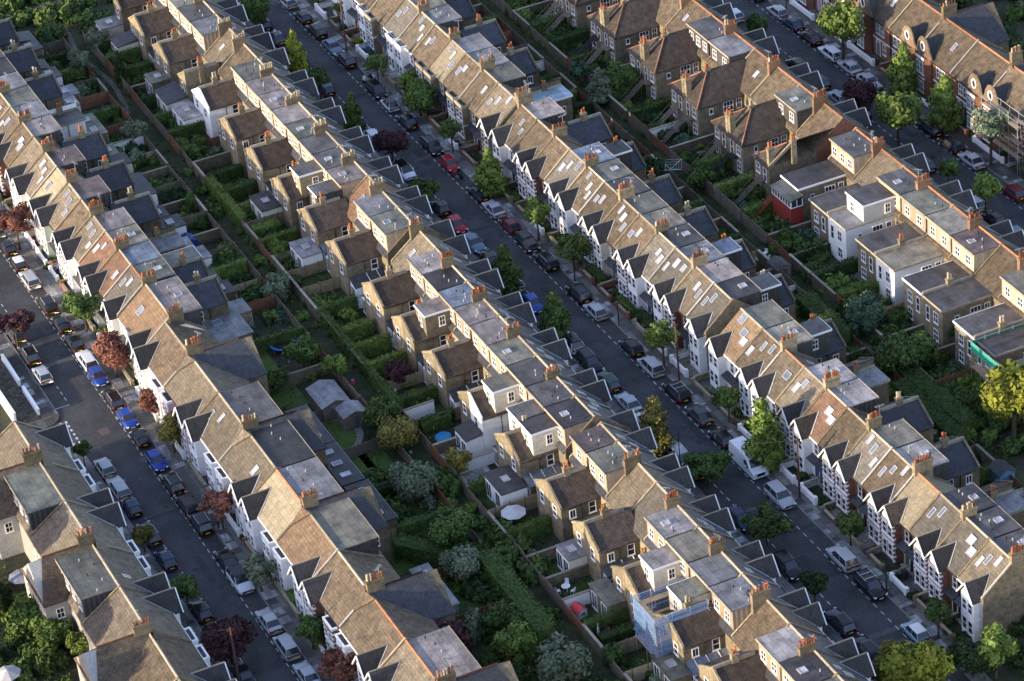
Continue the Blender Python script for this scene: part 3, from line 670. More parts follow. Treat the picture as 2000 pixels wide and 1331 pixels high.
# rear lanes
for vc, nm in ((-40.3, 'rear_lane'), (15.3, 'rear_lane')):
    sheet(nm, -100, vc-1.4, 200, vc+1.4, .01, mat('lane grass', (.05, .06, .025), .95, 'world', amp=.6, scale=.4))
pth = MB(); 
for k in range(24):
    u = -75+k*2.6; v = -40.2+.5*math.sin(k*.7); pth.ext([(u, v-.35), (u+2.61, -40.2+.5*math.sin((k+1)*.7)-.35), (u+2.61, -40.2+.5*math.sin((k+1)*.7)+.35), (u, v+.35)], .005, .03, 'z')
struct('lane_path', pth, pathm)

# ------------------------------------------------------------------ garden walls, fences, patios, lawns
def gwall(name, u0, v0, u1, v1, h, m, th, label, cat, group, posts=0, cop=None):
    c = Vector((u0, v0, 0)); d = Vector((u1-u0, v1-v0, 0)); n = d.length
    o = empty(name, (u0, v0, 0), math.atan2(d.y, d.x)); tag(o, label, cat, group)
    if name == 'garden_fence':
        part('panel', MB().box(0, -.03, 0, n, .03, h), m, o); pb = MB()
        k = 0
        while k*1.85 < n+.1: pb.box(k*1.85-.06, -.06, 0, k*1.85+.06, .06, h+.12); k += 1
        part('posts', pb, timber, o)
    else:
        part('masonry', MB().box(0, -th/2, 0, n, th/2, h), m, o); part('coping', MB().box(-.04, -th/2-.05, h, n+.04, th/2+.05, h+.1), cop or coping, o)
        if posts: part('pier', MB().box(-.05, -.22, 0, .4, .22, h+.3), cop or m, o); part('pier', MB().box(n-.4, -.22, 0, n+.05, .22, h+.3), cop or m, o)
    return o
rg = random.Random(21)
def garden_strip(row_name, bounds, v_house, v_lane, front=False):
    m_ = {'timber': timber, 'brick': stockd, 'white': white}
    for i in range(len(bounds)-1):
        a_, b_ = bounds[i], bounds[i+1]
        t = rg.random(); where = 'behind house number %d counted along the %s' % (i+1, row_name)
        h = rg.uniform(1.5, 1.9)
        if t < .6: gwall('garden_fence', a_, v_house, a_, v_lane, h, rg.choice((timber, timber, timberr, timberp)), .06, 'timber side fence, %s from near end, gardens of the %s' % (ordn(len(bounds)-1-i), row_name), 'fence', 'side fences of the '+row_name)
        else: gwall('garden_wall', a_, v_house, a_, v_lane, h-.2, rg.choice((stockd, stockd, white)), .22, 'masonry side wall, %s from near end, gardens of the %s' % (ordn(len(bounds)-1-i), row_name), 'garden wall', 'side walls of the '+row_name)
        t = rg.random()
        if t < .75: gwall('garden_fence', a_+.1, v_lane, b_-.1, v_lane, rg.uniform(1.6, 2), rg.choice((timber, timber, timberr)), .06, 'timber fence on the lane, %s from near end, %s' % (ordn(len(bounds)-1-i), row_name), 'fence', 'lane fences of the '+row_name)
        else: gwall('garden_wall', a_+.15, v_lane, b_-.15, v_lane, 1.7, stockd, .22, 'brick wall on the lane, %s from near end, %s' % (ordn(len(bounds)-1-i), row_name), 'garden wall', 'lane walls of the '+row_name)
        s = 1 if v_lane > v_house else -1; dep = abs(v_lane-v_house)
        pd = rg.uniform(.2, .4)*dep
        if rg.random() < .7: sheet('patio', a_+.2, v_house, b_-.2, v_house+s*pd, .02+.004*(i % 2), rg.choice((patiom, patiom, mat('pale patio', (.33, .32, .3), .85, 'slab', amp=.2, bw=.6, bh=.6), mat('dark decking', (.09, .06, .045), .8, 'slab', amp=.3, bw=3, bh=.14))))
        if rg.random() < .5: sheet('lawn', a_+.9, v_house+s*(pd+.3), b_-.9, v_house+s*(dep-1.3), .03, grassm)
MB_ = [-37.9, -32.9, -27.8, -22.7, -17.5, -12.3, -6.8, -1.2, 4.2, 9, 13.9, 18.8, 23.6, 28.5, 33.3, 38, 42.6, 47.6, 53.6, 59.5, 64.2, 68.8, 73.4, 78, 83.1, 88.3, 93.5, 98.5, 104.2, 109.2, 114, 118.6, 123.3, 128.2, 133.2, 138, 143, 148, 152.8]
garden_strip('middle terrace', MB_, -30.5, -38.8)
AB_ = [-37.5, -32.5, -27.5, -22.5, -17.5, -12.5, -7.5, -2.5, 2.6, 7.5, 12.5, 17.3, 22.6, 27.2, 32.2, 37.2, 42, 47.2, 56.4, 65.3, 74.6, 83.7, 92.8, 101.7, 110.9, 119.7, 129]
garden_strip('left terrace', AB_, -51.5, -41.9)
BB_ = [-27.2, -22, -16.9, -11.5, -6.2, -1, 4, 9.4, 14.4, 19.9, 24.8, 31.4, 37, 42.2, 46.6, 51.8, 56.7, 61.6, 66.4, 71.3, 76, 81, 85.8, 91.3, 97.8, 102.8, 107.5, 112.5, 117.2, 122.1, 126.8, 132, 136.7]
garden_strip('right terrace', BB_, 7.5, 13.9)
CB_ = [-19.4, -13.3, -7, -1, 5.2, 11.3, 17.5, 23.6, 29.8, 35.9, 42, 48.2, 54.3, 62, 68.8, 74.4, 80, 86, 91.7, 97, 102.7, 108.5, 114]
garden_strip('brick maisonettes', CB_, 25, 16.7)
# front walls
def fronts(bounds, v, vh, row_name, cols):
    for i in range(len(bounds)-1):
        a_, b_ = bounds[i], bounds[i+1]; m = rg.choice(cols); s = 1 if vh > v else -1
        gwall('front_wall', a_+.2, v, b_-1.3, v, rg.uniform(.6, .95), m, .24, 'low %s wall along the pavement, %s from near end, %s' % ({white: 'white', stock: 'yellow brick', redb: 'red brick', stockd: 'brown brick'}[m], ordn(len(bounds)-1-i), row_name), 'garden wall', '%s front walls, %s' % (row_name, m.name), 1, wpaint if m == white else None)
        gwall('front_wall', a_+.02, v+s*.3, a_+.02, vh, .8, m, .2, 'low %s wall dividing front gardens, %s from near end, %s' % ({white: 'white', stock: 'yellow brick', redb: 'red brick', stockd: 'brown brick'}[m], ordn(len(bounds)-1-i), row_name), 'garden wall', '%s dividing walls, %s' % (row_name, m.name))
        sheet('front_path', b_-1.2, v+s*.1, b_-.2, vh, .03, rg.choice((patiom, lp, paving)))
        if rg.random() < .5: sheet('front_garden', a_+.3, v+s*.2, b_-1.4, vh-s*.1, .026, rg.choice((patiom, paving, mat('gravel', (.25, .23, .2), .9, 'world', amp=.4, scale=4))))
fronts(BB_+[141.6, 146.4, 151], -6.1, -3.6, 'right terrace', (white, white, redb, stock, stockd))
fronts([x for x in AB_ if x > -10], -64.0, -62.4, 'left terrace', (white, white, stock, redb))
fronts([67.5, 76.8, 86, 95.3, 104.5, 113.7, 122.7], -75.9, -77.6, 'bottom left houses', (stock, stockd, redb))
fronts([11.5, 19.5, 27.8, 36.2, 43.6, 52, 60.4, 69], 52.3, 54.3, 'curved gable houses', (white, white, redb))
fronts(MB_[5:], -17.7, -20.4, 'middle terrace', (stock, white, redb))

for u0, v0, u1, v1, lab in ((40, -75.95, 47, -75.95, 'long white front wall at the left picture edge beside the pavement'), (48.5, -75.95, 54.5, -75.95, 'white topped front wall nearest the side road corner'), (40, -79.2, 55, -79.0, 'tall white garden wall parallel to the pavement, left edge')):
    gwall('garden_wall', u0, v0, u1, v1, .8 if v0 > -77 else 1.6, white, .3, lab, 'garden wall', None, 0, wpaint)
sheet('forecourt', 40, -79, 55, -76.1, .03, mat('tiled forecourt', (.13, .11, .085), .9, 'slab', amp=.3, bw=.5, bh=.5))
# ivy sheets on some garden boundaries

mh = mat('manhole iron', (.03, .03, .032), .7, 'plain'); rr = random.Random(3)
for i in range(34):
    vv = rr.choice((-70.8, -69.6, -12.6, -11, 45.4, 46.9)) ; uu = rr.uniform(-20, 150)
    sheet('manhole_cover', uu, vv, uu+.6, vv+.6, .017, mh)
for i in range(26):
    vc, hw = rr.choice(((-69.9, 3.9), (-11.8, 3.7), (46.1, 3.7))); uu = rr.uniform(-20, 150); l_ = rr.uniform(1.5, 2*hw)
    sheet('road_trench', uu, vc-hw if rr.random() < .5 else vc+hw-l_, uu+rr.uniform(.4, .9), vc-hw+l_ if 0 else vc+hw if rr.random() < 0 else vc+hw-.01, .0155+.0002*i, rr.choice((asph2, mat('pale asphalt', (.09, .09, .092), .85, 'world', amp=.2, scale=1))))

# ------------------------------------------------------------------ vehicles
tyre = mat('tyre', (.015, .015, .016), .9, 'plain'); rimm = mat('wheel rim', (.4, .4, .42), .35, 'plain', metal=.7)
headm = mat('headlamp', (.7, .72, .75), .15, 'plain', spec=.9); tailm = mat('tail lamp', (.4, .02, .02), .25, 'plain', spec=.8)
ylw = mat('rear number plate', (.7, .55, .06), .5, 'plain'); whp = mat('front number plate', (.75, .75, .72), .5, 'plain')
def paint(c, r=.22):
    return mat('car paint %s' % (c,), c, r, 'plain', spec=.4, metal=.0)
CT = {  # length, width, height, shoulder, (bonnet end, roof start, roof end, tail) as fraction from the front
 'hatch': (3.95, 1.72, 1.46, .92, .24, .40, .84, .97), 'saloon': (4.55, 1.78, 1.42, .9, .27, .42, .74, .88), 'estate': (4.65, 1.8, 1.48, .93, .26, .41, .9, .98),
 'suv': (4.6, 1.88, 1.68, 1.03, .25, .39, .9, .98), 'mpv': (4.4, 1.8, 1.65, .98, .17, .36, .9, .98), 'small': (3.6, 1.64, 1.48, .92, .2, .38, .86, .98), 'coupe': (4.4, 1.78, 1.38, .88, .28, .45, .7, .9),
 'smart': (2.7, 1.6, 1.55, .95, .15, .36, .85, .98)}
def car_meshes(t):
    Ln, Wd, H, sh, f1, f2, f3, f4 = CT[t]; hw = Wd/2
    # body: x forward-negative to back; sections
    st = [0, .02, .07, f1*.6, f1, (f1+f2)/2, .5, .62, f3, (f3+f4)/2, .95, .985, 1.0]
    b = MB(); rings = []
    for s in st:
        x = (s-.5)*Ln
        e = 1 - .28*max(0, (.09-s)/.09)**1.6 - .2*max(0, (s-.93)/.07)**1.6
        zt = sh*(1-.22*max(0, (f1-s)/f1)**1.2) if s < f1 else sh*(1-.05*max(0, (s-.9)/.1))
        zt -= .1*max(0, (.03-s)/.03); zb = .24+.1*(max(0, (.06-s)/.06)+max(0, (s-.95)/.05))
        h_ = hw*e
        rings.append([(x, -h_*.93, zb), (x, -h_, zb+.18), (x, -h_, zt-.22), (x, -h_*.93, zt-.03), (x, -h_*.6, zt+.03), (x, h_*.6, zt+.03), (x, h_*.93, zt-.03), (x, h_, zt-.22), (x, h_, zb+.18), (x, h_*.93, zb)])
    n = len(rings[0])
    for R_ in rings: b.v += R_
    for i in range(len(rings)-1):
        for k in range(n): b.f.append((i*n+k, i*n+(k+1) % n, (i+1)*n+(k+1) % n, (i+1)*n+k))
    b.f.append(tuple(range(n))); b.f.append(tuple((len(rings)-1)*n+k for k in range(n))[::-1])
    body = b.mesh('body')
    for p in body.polygons: p.use_smooth = True
    X_ = lambda s: (s-.5)*Ln
    bt = hw*.93; tp = hw*.74
    def cabin(x0, x1, x2, x3, zb, zt_, wb, wt):
        c = MB(); lo = [(x0, -wb*.9, zb), (x3, -wb*.9, zb), (x3, wb*.9, zb), (x0, wb*.9, zb)]
        v = [(x0, -wb*.82, zb), (x1-.25*(x1-x0), -wb, zb), (x3-.1, -wb, zb), (x3, -wb*.8, zb), (x3, wb*.8, zb), (x3-.1, wb, zb), (x1-.25*(x1-x0), wb, zb), (x0, wb*.82, zb)]
        tpv = [(x1, -wt*.86, zt_-.02), (x1+.2, -wt, zt_-.01), (x2-.12, -wt, zt_-.01), (x2, -wt*.86, zt_-.03), (x2, wt*.86, zt_-.03), (x2-.12, wt, zt_-.01), (x1+.2, wt, zt_-.01), (x1, wt*.86, zt_-.02)]
        c.v += v+tpv
        for k in range(8): c.f.append((k, (k+1) % 8, 8+(k+1) % 8, 8+k))
        c.f.append(tuple(range(8, 16))); return c, tpv
    c, tpv = cabin(X_(f1), X_(f2), X_(f3), X_(f4), sh-.02, H-.03, bt, tp)
    glassm = c.mesh('windows')
    r_ = MB(); i = len(r_.v)
    cx = sum(p[0] for p in tpv)/8
    r_.v += [(cx+(p[0]-cx)*1.01, p[1]*1.02, p[2]) for p in tpv] + [(cx+(p[0]-cx)*.8, p[1]*.75, H) for p in tpv]
    for k in range(8): r_.f.append((k, (k+1) % 8, 8+(k+1) % 8, 8+k))
    r_.f.append(tuple(range(8, 16)))
    roof = r_.mesh('roof_panel')
    pl = MB()
    for sg in (-1, 1):
        for (xa, xb) in ((X_(f1)+.05, X_(f2)+.05), (X_(.5*(f2+f3)), X_(.5*(f2+f3))), (X_(f4)-.02, X_(f3)-.06)):
            pl.tube((xa, sg*bt*.97, sh-.02), (xb, sg*tp*1.0, H-.05), .045, 4)
    pillars = pl.mesh('pillars')
    return body, glassm, roof, pillars
def wheel_m():
    b = MB(); b.tube((0, -.1, 0), (0, .1, 0), .32, 14); return b.mesh('wheel')
def rim_m():
    b = MB(); b.tube((0, -.115, 0), (0, .115, 0), .2, 10); return b.mesh('rim')
carseq = {}
def car(kind, v, u, t, c, road, cname, fl=False, extra=''):
    o = empty('parked_car', (u, v, .015), PI if fl else 0)
    carseq.setdefault(road, []).append((u, o, cname, t, extra))
    o['category'] = 'car'; o['group'] = 'cars parked along the '+road
    m = c if not isinstance(c, tuple) else paint(c)
    body, gl, roof, pil = cached(('car', t), lambda: car_meshes(t))
    Ln, Wd, H, sh = CT[t][:4]
    link('body', body, m, o); gw = link('windows', gl, glass, o)
    link('roof_panel', roof, paint((.012, .012, .014), .08) if 'blackroof' in extra else paint((.75, .75, .74)) if 'whiteroof' in extra else m, o); link('pillars', pil, m, o)
    for sx in (-.33, .31):
        for sg in (-1, 1):
            wh = link('wheel', cached('whl', wheel_m), tyre, o, (sx*Ln, sg*(Wd/2-.08), .32)); link('rim', cached('rim', rim_m), rimm, wh)
    for sg in (-1, 1):
        link('headlight', cached('hl', lambda: MB().box(-.12, -.16, -.06, .1, .16, .07).mesh('headlight')), headm, o, (-Ln/2+.14, sg*Wd*.36, sh*.68), -.3*sg)
        link('taillight', cached('tl', lambda: MB().box(-.08, -.13, -.1, .08, .13, .12).mesh('taillight')), tailm, o, (Ln/2-.07, sg*Wd*.38, sh*.82))
        link('wing_mirror', cached('wm', lambda: MB().box(-.07, -.1, -.06, .07, .1, .07).mesh('wing_mirror')), m, o, (-Ln*.5+Ln*CT[t][5]-.15, sg*(Wd/2+.06), sh+.05))
    link('number_plate', cached('np', lambda: MB().box(-.02, -.26, -.055, .02, .26, .055).mesh('number_plate')), ylw, o, (Ln/2+.0, 0, .62)); link('number_plate', cached('np', lambda: None), whp, o, (-Ln/2-.0, 0, .45))
    if 'rails' in extra:
        r_ = MB()
        for sg in (-1, 1): r_.tube((-Ln*.08, sg*Wd*.36, H+.05), (Ln*.36, sg*Wd*.36, H+.05), .03, 5)
        if 'bars' in extra:
            for x in (-.0, .9): r_.tube((x, -Wd*.42, H+.1), (x, Wd*.42, H+.1), .035, 5)
        part('roof_rails', r_, alu, o)
    return o
K_ = (.012, .012, .014); SV = (.36, .38, .41); GB = (.12, .16, .22); BL = (.015, .05, .28); RD = (.3, .012, .02); DR = (.12, .01, .015); WH = (.62, .65, .68); NV = (.012, .02, .06); DG = (.045, .05, .055); LB = (.3, .42, .5); GN = (.02, .04, .035)
NMC = {K_: 'black', SV: 'silver', GB: 'grey blue', BL: 'bright blue', RD: 'red', DR: 'dark red', WH: 'white', NV: 'navy', DG: 'dark grey', LB: 'pale blue', GN: 'dark green'}
TL = {'hatch': 'hatchback', 'saloon': 'saloon', 'estate': 'estate car', 'suv': 'SUV', 'mpv': 'people carrier', 'small': 'small car', 'coupe': 'coupe', 'smart': 'tiny two-seat car'}
CARS = {'right kerb of the left road': (-67.15, [(14.6, 'hatch', K_), (19.3, 'small', K_, 'whiteroof'), (24.1, 'estate', SV), (31.5, 'suv', K_, 'rails'), (37, 'hatch', K_), (42, 'saloon', K_), (46.9, 'estate', WH), (51.2, 'hatch', BL, 'F'), (57.1, 'estate', K_, 'rails'), (62.1, 'hatch', BL, 'F'), (66.9, 'small', K_), (72.5, 'hatch', BL, 'F'), (78, 'suv', K_, 'rails'), (82.7, 'estate', K_), (87.2, 'suv', K_, 'rails'), (95.4, 'coupe', K_), (99.9, 'suv', WH, 'Fblackroof'), (108.4, 'saloon', SV), (113.7, 'mpv', SV), (119.3, 'saloon', SV), (125, 'hatch', DG), (-8, 'hatch', SV), (-2, 'suv', DG), (4, 'hatch', K_), (9.5, 'small', GB)]),
 'left kerb of the left road': (-72.9, [(41.7, 'suv', K_, 'rails'), (47, 'hatch', SV), (70.5, 'hatch', SV), (75.4, 'estate', SV), (79.9, 'small', NV), (85.9, 'estate', DG), (91.7, 'hatch', NV), (102.7, 'hatch', K_), (108.5, 'hatch', DG), (116, 'saloon', K_, 'F'), (36, 'hatch', DG), (122, 'suv', GB)]),
 'right kerb of the middle road': (-8.95, [(-31, 'hatch', SV), (-25, 'hatch', K_), (-19.6, 'suv', K_), (-13.6, 'saloon', GB, 'F'), (-8.6, 'suv', K_, 'rails'), (2.4, 'mpv', K_, 'F'), (7.3, 'small', WH, 'blackroof'), (13.2, 'saloon', K_), (21.5, 'estate', K_, 'Frails'), (27.4, 'small', RD, 'F'), (36.7, 'coupe', K_), (41.6, 'coupe', SV), (46.6, 'hatch', DR), (51.9, 'mpv', K_, 'F'), (57.3, 'estate', K_, 'rails'), (66.6, 'suv', K_), (71.4, 'hatch', SV), (81.2, 'hatch', K_), (86.3, 'mpv', SV), (92.8, 'suv', K_, 'railsbars'), (98.5, 'saloon', DG), (104.1, 'hatch', K_), (117.8, 'suv', SV, 'F'), (131.5, 'suv', SV), (137.4, 'suv', K_, 'Frailsbars'), (146.7, 'small', LB, 'whiteroof'), (151.4, 'smart', WH, 'blackroof')]),
 'left kerb of the middle road': (-14.75, [(-26.3, 'hatch', NV), (-21.2, 'saloon', DG), (-11.9, 'hatch', K_), (-2.2, 'hatch', NV), (10, 'hatch', GB, 'F'), (14.2, 'hatch', WH), (25.7, 'mpv', WH, 'Fblackroof'), (37.3, 'hatch', K_), (42.6, 'hatch', RD, 'F'), (48, 'saloon', GB, 'F'), (52.6, 'hatch', K_), (59.8, 'hatch', WH), (65.6, 'hatch', BL, 'F'), (71.6, 'small', DR), (76.2, 'suv', WH, 'blackroof'), (81.5, 'suv', K_, 'F'), (86.3, 'estate', GN), (91.8, 'saloon', SV), (96.3, 'hatch', WH), (103.7, 'estate', SV, 'rails'), (108.2, 'small', K_), (119.1, 'saloon', NV, 'F'), (129.7, 'suv', K_, 'F'), (141, 'estate', NV, 'blackroof'), (146.5, 'estate', K_), (154, 'hatch', SV), (-33, 'hatch', SV)]),
 'right kerb of the right road': (48.95, [(7, 'hatch', K_), (13.8, 'hatch', SV), (18.2, 'saloon', NV), (23.3, 'saloon', K_), (29, 'estate', WH), (34.2, 'saloon', SV), (39.3, 'saloon', SV, 'F'), (44.5, 'hatch', K_), (55.1, 'suv', K_, 'rails'), (60.5, 'estate', K_), (65.4, 'saloon', SV), (75.5, 'hatch', DR), (81, 'hatch', K_)]),
 'left kerb of the right road': (43.3, [(6, 'hatch', SV), (11, 'hatch', WH), (29.4, 'hatch', K_), (35.3, 'estate', DG), (41, 'saloon', SV), (46, 'suv', K_), (63, 'hatch', GN), (75, 'hatch', SV), (79.8, 'hatch', K_), (84.5, 'mpv', GB), (90, 'hatch', SV)])}
for road, (v, L_) in CARS.items():
    for e_ in L_:
        u, t, c = e_[:3]; x = e_[3] if len(e_) > 3 else ''
        if len(e_) < 4 and random.random() < .0: x = 'F'
        # default: front faces away (-u); F = front towards the camera
        car('car', v+random.uniform(-.07, .07), u, t, c, road, NMC[c], x.startswith('F'), x)
for road, L_ in carseq.items():
    L_.sort(key=lambda q: -q[0])
    for i, (u, o, cn, t, x) in enumerate(L_):
        rf = ' with black roof' if 'blackroof' in x else ' with white roof' if 'whiteroof' in x else ' with roof rails' if 'rails' in x else ''
        o['label'] = '%s %s%s, %s from near end, %s' % (cn, TL[t], rf, ordn(i+1), road.replace(' of the ', ' of '))
# white delivery van
o = empty('delivery_van', (110.2, -8.85, .015), PI); tag(o, 'long white panel van parked under the bright conical tree on the middle road', 'van')
Lv = 5.9
prof = [(-2.95, .35), (-2.95, .95), (-2.75, 1.12), (-2.15, 1.32), (-1.45, 2.2), (-1.2, 2.42), (2.7, 2.5), (2.92, 2.3), (2.95, .4)]
vb = MB()
for (x, z), (x2, z2) in zip(prof, prof[1:]+prof[:1]):
    pass
n = len(prof); secs = [(-1.0, .0), (-.93, .06), (.93, .06), (1.0, .0)]
for yy, ins in ((-1.0, .1), (-.9, 0), (.9, 0), (1.0, .1)):
    vb.v += [(x*(1-ins*.25) if z > 1.3 else x*(1-ins*.1), yy*(1 if z < 1.6 else .9 if abs(yy) > .95 else .95), z-ins*(.6 if z > 2 else .0)) for x, z in prof]
for k in range(3):
    for j in range(n): vb.f.append((k*n+j, k*n+(j+1) % n, (k+1)*n+(j+1) % n, (k+1)*n+j))
vb.f.append(tuple(range(n))); vb.f.append(tuple(3*n+j for j in range(n))[::-1])
part('body', vb, paint((.72, .75, .79), .3), o)
part('windscreen', MB().slab([(-2.12, -.8, 1.38), (-2.12, .8, 1.38), (-1.5, .72, 2.17), (-1.5, -.72, 2.17)], .02), glass, o)
for sg in (-1, 1):
    part('side_window', MB().ext([(-1.85, 1.4), (-1.35, 2.0), (-.75, 2.0), (-.75, 1.4)], sg*.945, sg*.985, 'y'), glass, o)
    link('headlight', cached('hl', lambda: None), headm, o, (-2.88, sg*.75, .95)); link('wing_mirror', cached('wm', lambda: None), tyre, o, (-1.75, sg*1.12, 1.45))
    for sx in (-1.9, 1.85): wh = link('wheel', cached('whl', wheel_m), tyre, o, (sx, sg*.88, .33)); link('rim', cached('rim', rim_m), rimm, wh)
part('grille', MB().box(-3.0, -.5, .6, -2.93, .5, .95), tyre, o); link('number_plate', cached('np', lambda: None), whp, o, (-3.0, 0, .5))
# motorbikes
def bike(u, v, c, lab, rz):
    o = empty('motorbike', (u, v, .015), rz); tag(o, lab, 'motorbike', 'motorbikes parked on the middle road')
    for x in (-.65, .65): link('wheel', cached('bw', lambda: MB().tube((0, -.06, 0), (0, .06, 0), .3, 14).mesh('wheel')), tyre, o, (x, 0, .3))
    part('fairing', MB().ext([(-.75, .45), (-.6, 1.0), (-.35, 1.05), (-.1, .75), (-.1, .4)], -.22, .22, 'y'), paint(c), o)
    part('seat', MB().ext([(-.1, .7), (.2, .8), (.75, .9), (.8, .75), (.1, .55)], -.15, .15, 'y'), tyre, o)
    part('engine', MB().box(-.3, -.15, .25, .35, .15, .6), alu, o); part('handlebar', MB().tube((-.45, -.35, 1.02), (-.45, .35, 1.02), .03, 5), blackp, o)
bike(-1.9, -8.5, (.7, .7, .72), 'white and black motorbike parked across the bay behind the black people carrier', 1.9)
bike(30.6, -9.3, (.2, .02, .04), 'dark red motorbike beside the red small car', .6)

# ------------------------------------------------------------------ foliage
def crown_mesh(kind, seed, n, s):
    R = random.Random(seed); b = MB(); lobes = []
    if kind == 'round':
        for k in range(15):
            a_ = R.uniform(0, 2*PI); e_ = R.uniform(-.5, 1); r = R.uniform(.35, .68); lobes.append((r*math.cos(a_)*math.cos(e_), r*math.sin(a_)*math.cos(e_), .05+r*math.sin(e_)*.9, R.uniform(.24, .42)))
        lobes.append((0, 0, 0, .55))
    elif kind == 'cone':
        W = lambda h: .5*min(1, (h/.22+.45))*(1-max(0, (h-.25)/.75)**1.5)
        for k in range(26):
            h = R.uniform(0, 1)**1.1; w_ = W(h)*.75; a_ = k*2.4; lobes.append((w_*math.cos(a_), w_*math.sin(a_), -1+1.9*h, .13+.12*(1-h)))
        for h in (.02, .2, .38, .56, .74, .9): lobes.append((0, 0, -1+1.95*h, max(.09, W(h)*.85)))
    elif kind == 'spread':
        for k in range(18):
            a_ = R.uniform(0, 2*PI); r = R.uniform(.3, .85); lobes.append((r*math.cos(a_), r*math.sin(a_), R.uniform(-.3, .35), R.uniform(.2, .34)))
        lobes.append((0, 0, 0, .4))
    else:  # shrub, dome on the ground
        for k in range(12):
            a_ = R.uniform(0, 2*PI); r = R.uniform(.2, .7); lobes.append((r*math.cos(a_), r*math.sin(a_), R.uniform(.1, .65)*(1.1-r), R.uniform(.25, .42)))
        lobes.append((0, 0, .25, .5))
    tw = sum(l[3]**2 for l in lobes)
    for (x, y, z, r) in lobes:
        m = int(n*r*r/tw)
        for k in range(m):
            zz = R.uniform(-1, 1); a_ = R.uniform(0, 2*PI); q = math.sqrt(1-zz*zz); d = Vector((q*math.cos(a_), q*math.sin(a_), zz))
            rr = r*R.uniform(.8, 1.12); p = Vector((x, y, z))+d*rr
            if kind == 'shrub' and p.z < 0: p.z = abs(p.z)*.3
            nn = (d+Vector((R.uniform(-1, 1), R.uniform(-1, 1), R.uniform(-1, 1)))*.75).normalized(); t = nn.orthogonal().normalized(); t.rotate(Matrix.Rotation(R.uniform(0, 6), 3, nn)) if 0 else None
            t2 = nn.cross(t); sz = s*R.uniform(.6, 1.3); ca = R.uniform(0, PI); u_ = (t*math.cos(ca)+t2*math.sin(ca))*sz; v_ = (t2*math.cos(ca)-t*math.sin(ca))*sz*.62
            b.face(p-u_, p-v_*1.0, p+u_, p+v_*1.0)
        # rough inner mass
        for la in range(3):
            for lo in range(6):
                f = lambda i, j: Vector((x, y, z))+Vector((math.sin(PI*i/3)*math.cos(PI*j/3), math.sin(PI*i/3)*math.sin(PI*j/3), math.cos(PI*i/3)))*r*.74
                b.face(f(la, lo), f(la+1, lo), f(la+1, lo+1), f(la, lo+1))
    return b.mesh('crown')
CR = {}
def crown(kind, size):
    """size: world radius decides the leaf count"""
    var = random.randrange(3); big = 0 if size < 1.3 else 1 if size < 2.6 else 2
    n = (420, 1300, 2600)[big]; s = (.17, .1, .078)[big]
    if kind == 'cone': s *= .8
    return cached(('crown', kind, big, var), lambda: crown_mesh(kind, var*10+big, n, s))
def trunk_mesh():
    b = MB(); b.tube((0, 0, 0), (0, 0, .55), .028, 7, .02)
    R = random.Random(3)
    for k in range(6):
        a_ = k*PI/3+R.uniform(-.3, .3); b.tube((0, 0, .5), (.22*math.cos(a_), .22*math.sin(a_), .85), .014, 5, .006)
    b.tube((0, 0, .5), (0, 0, .95), .018, 6, .008); return b.mesh('trunk')
def tree(u, v, h, r, c, kind, label, cat='tree', group=None, name='street_tree', base=None):
    o = empty(name, (u, v, 0), random.uniform(0, 6)); tag(o, label, cat, group)
    t = link('trunk', cached('trunk', trunk_mesh), barkm, o); t.scale = (h*.9, h*.9, h*.8)
    if kind == 'cone': z = h*.56; sz = h*.44; sc = (r*1.9, r*1.9, sz)
    elif kind == 'spread': z = h*.72; sc = (r, r, r*.75)
    else: z = h-r*.95; sc = (r, r, r*.98)
    link('crown', crown(kind, r if kind != 'cone' else r*1.5), LF[c], o, (0, 0, z), random.uniform(0, 6), sc=sc)
    return o
SH = []
def shrub(*a): SH.append(a)
def shrub_now(u, v, r, h, c, label, group, name='shrub', cat='shrub'):
    o = link(name, crown('shrub', r), LF[c], None, (u, v, 0), random.uniform(0, 6), sc=(r, r, h)); tag(o, label, cat, group); return o
CPt = CP
def px(x, y, z=0):
    d = (r_*((x-1000)/F) + d_*((y-665.5)/F) + fwd); t = (z-CP.z)/d.z; q = CP+d*t; return q.x, q.y
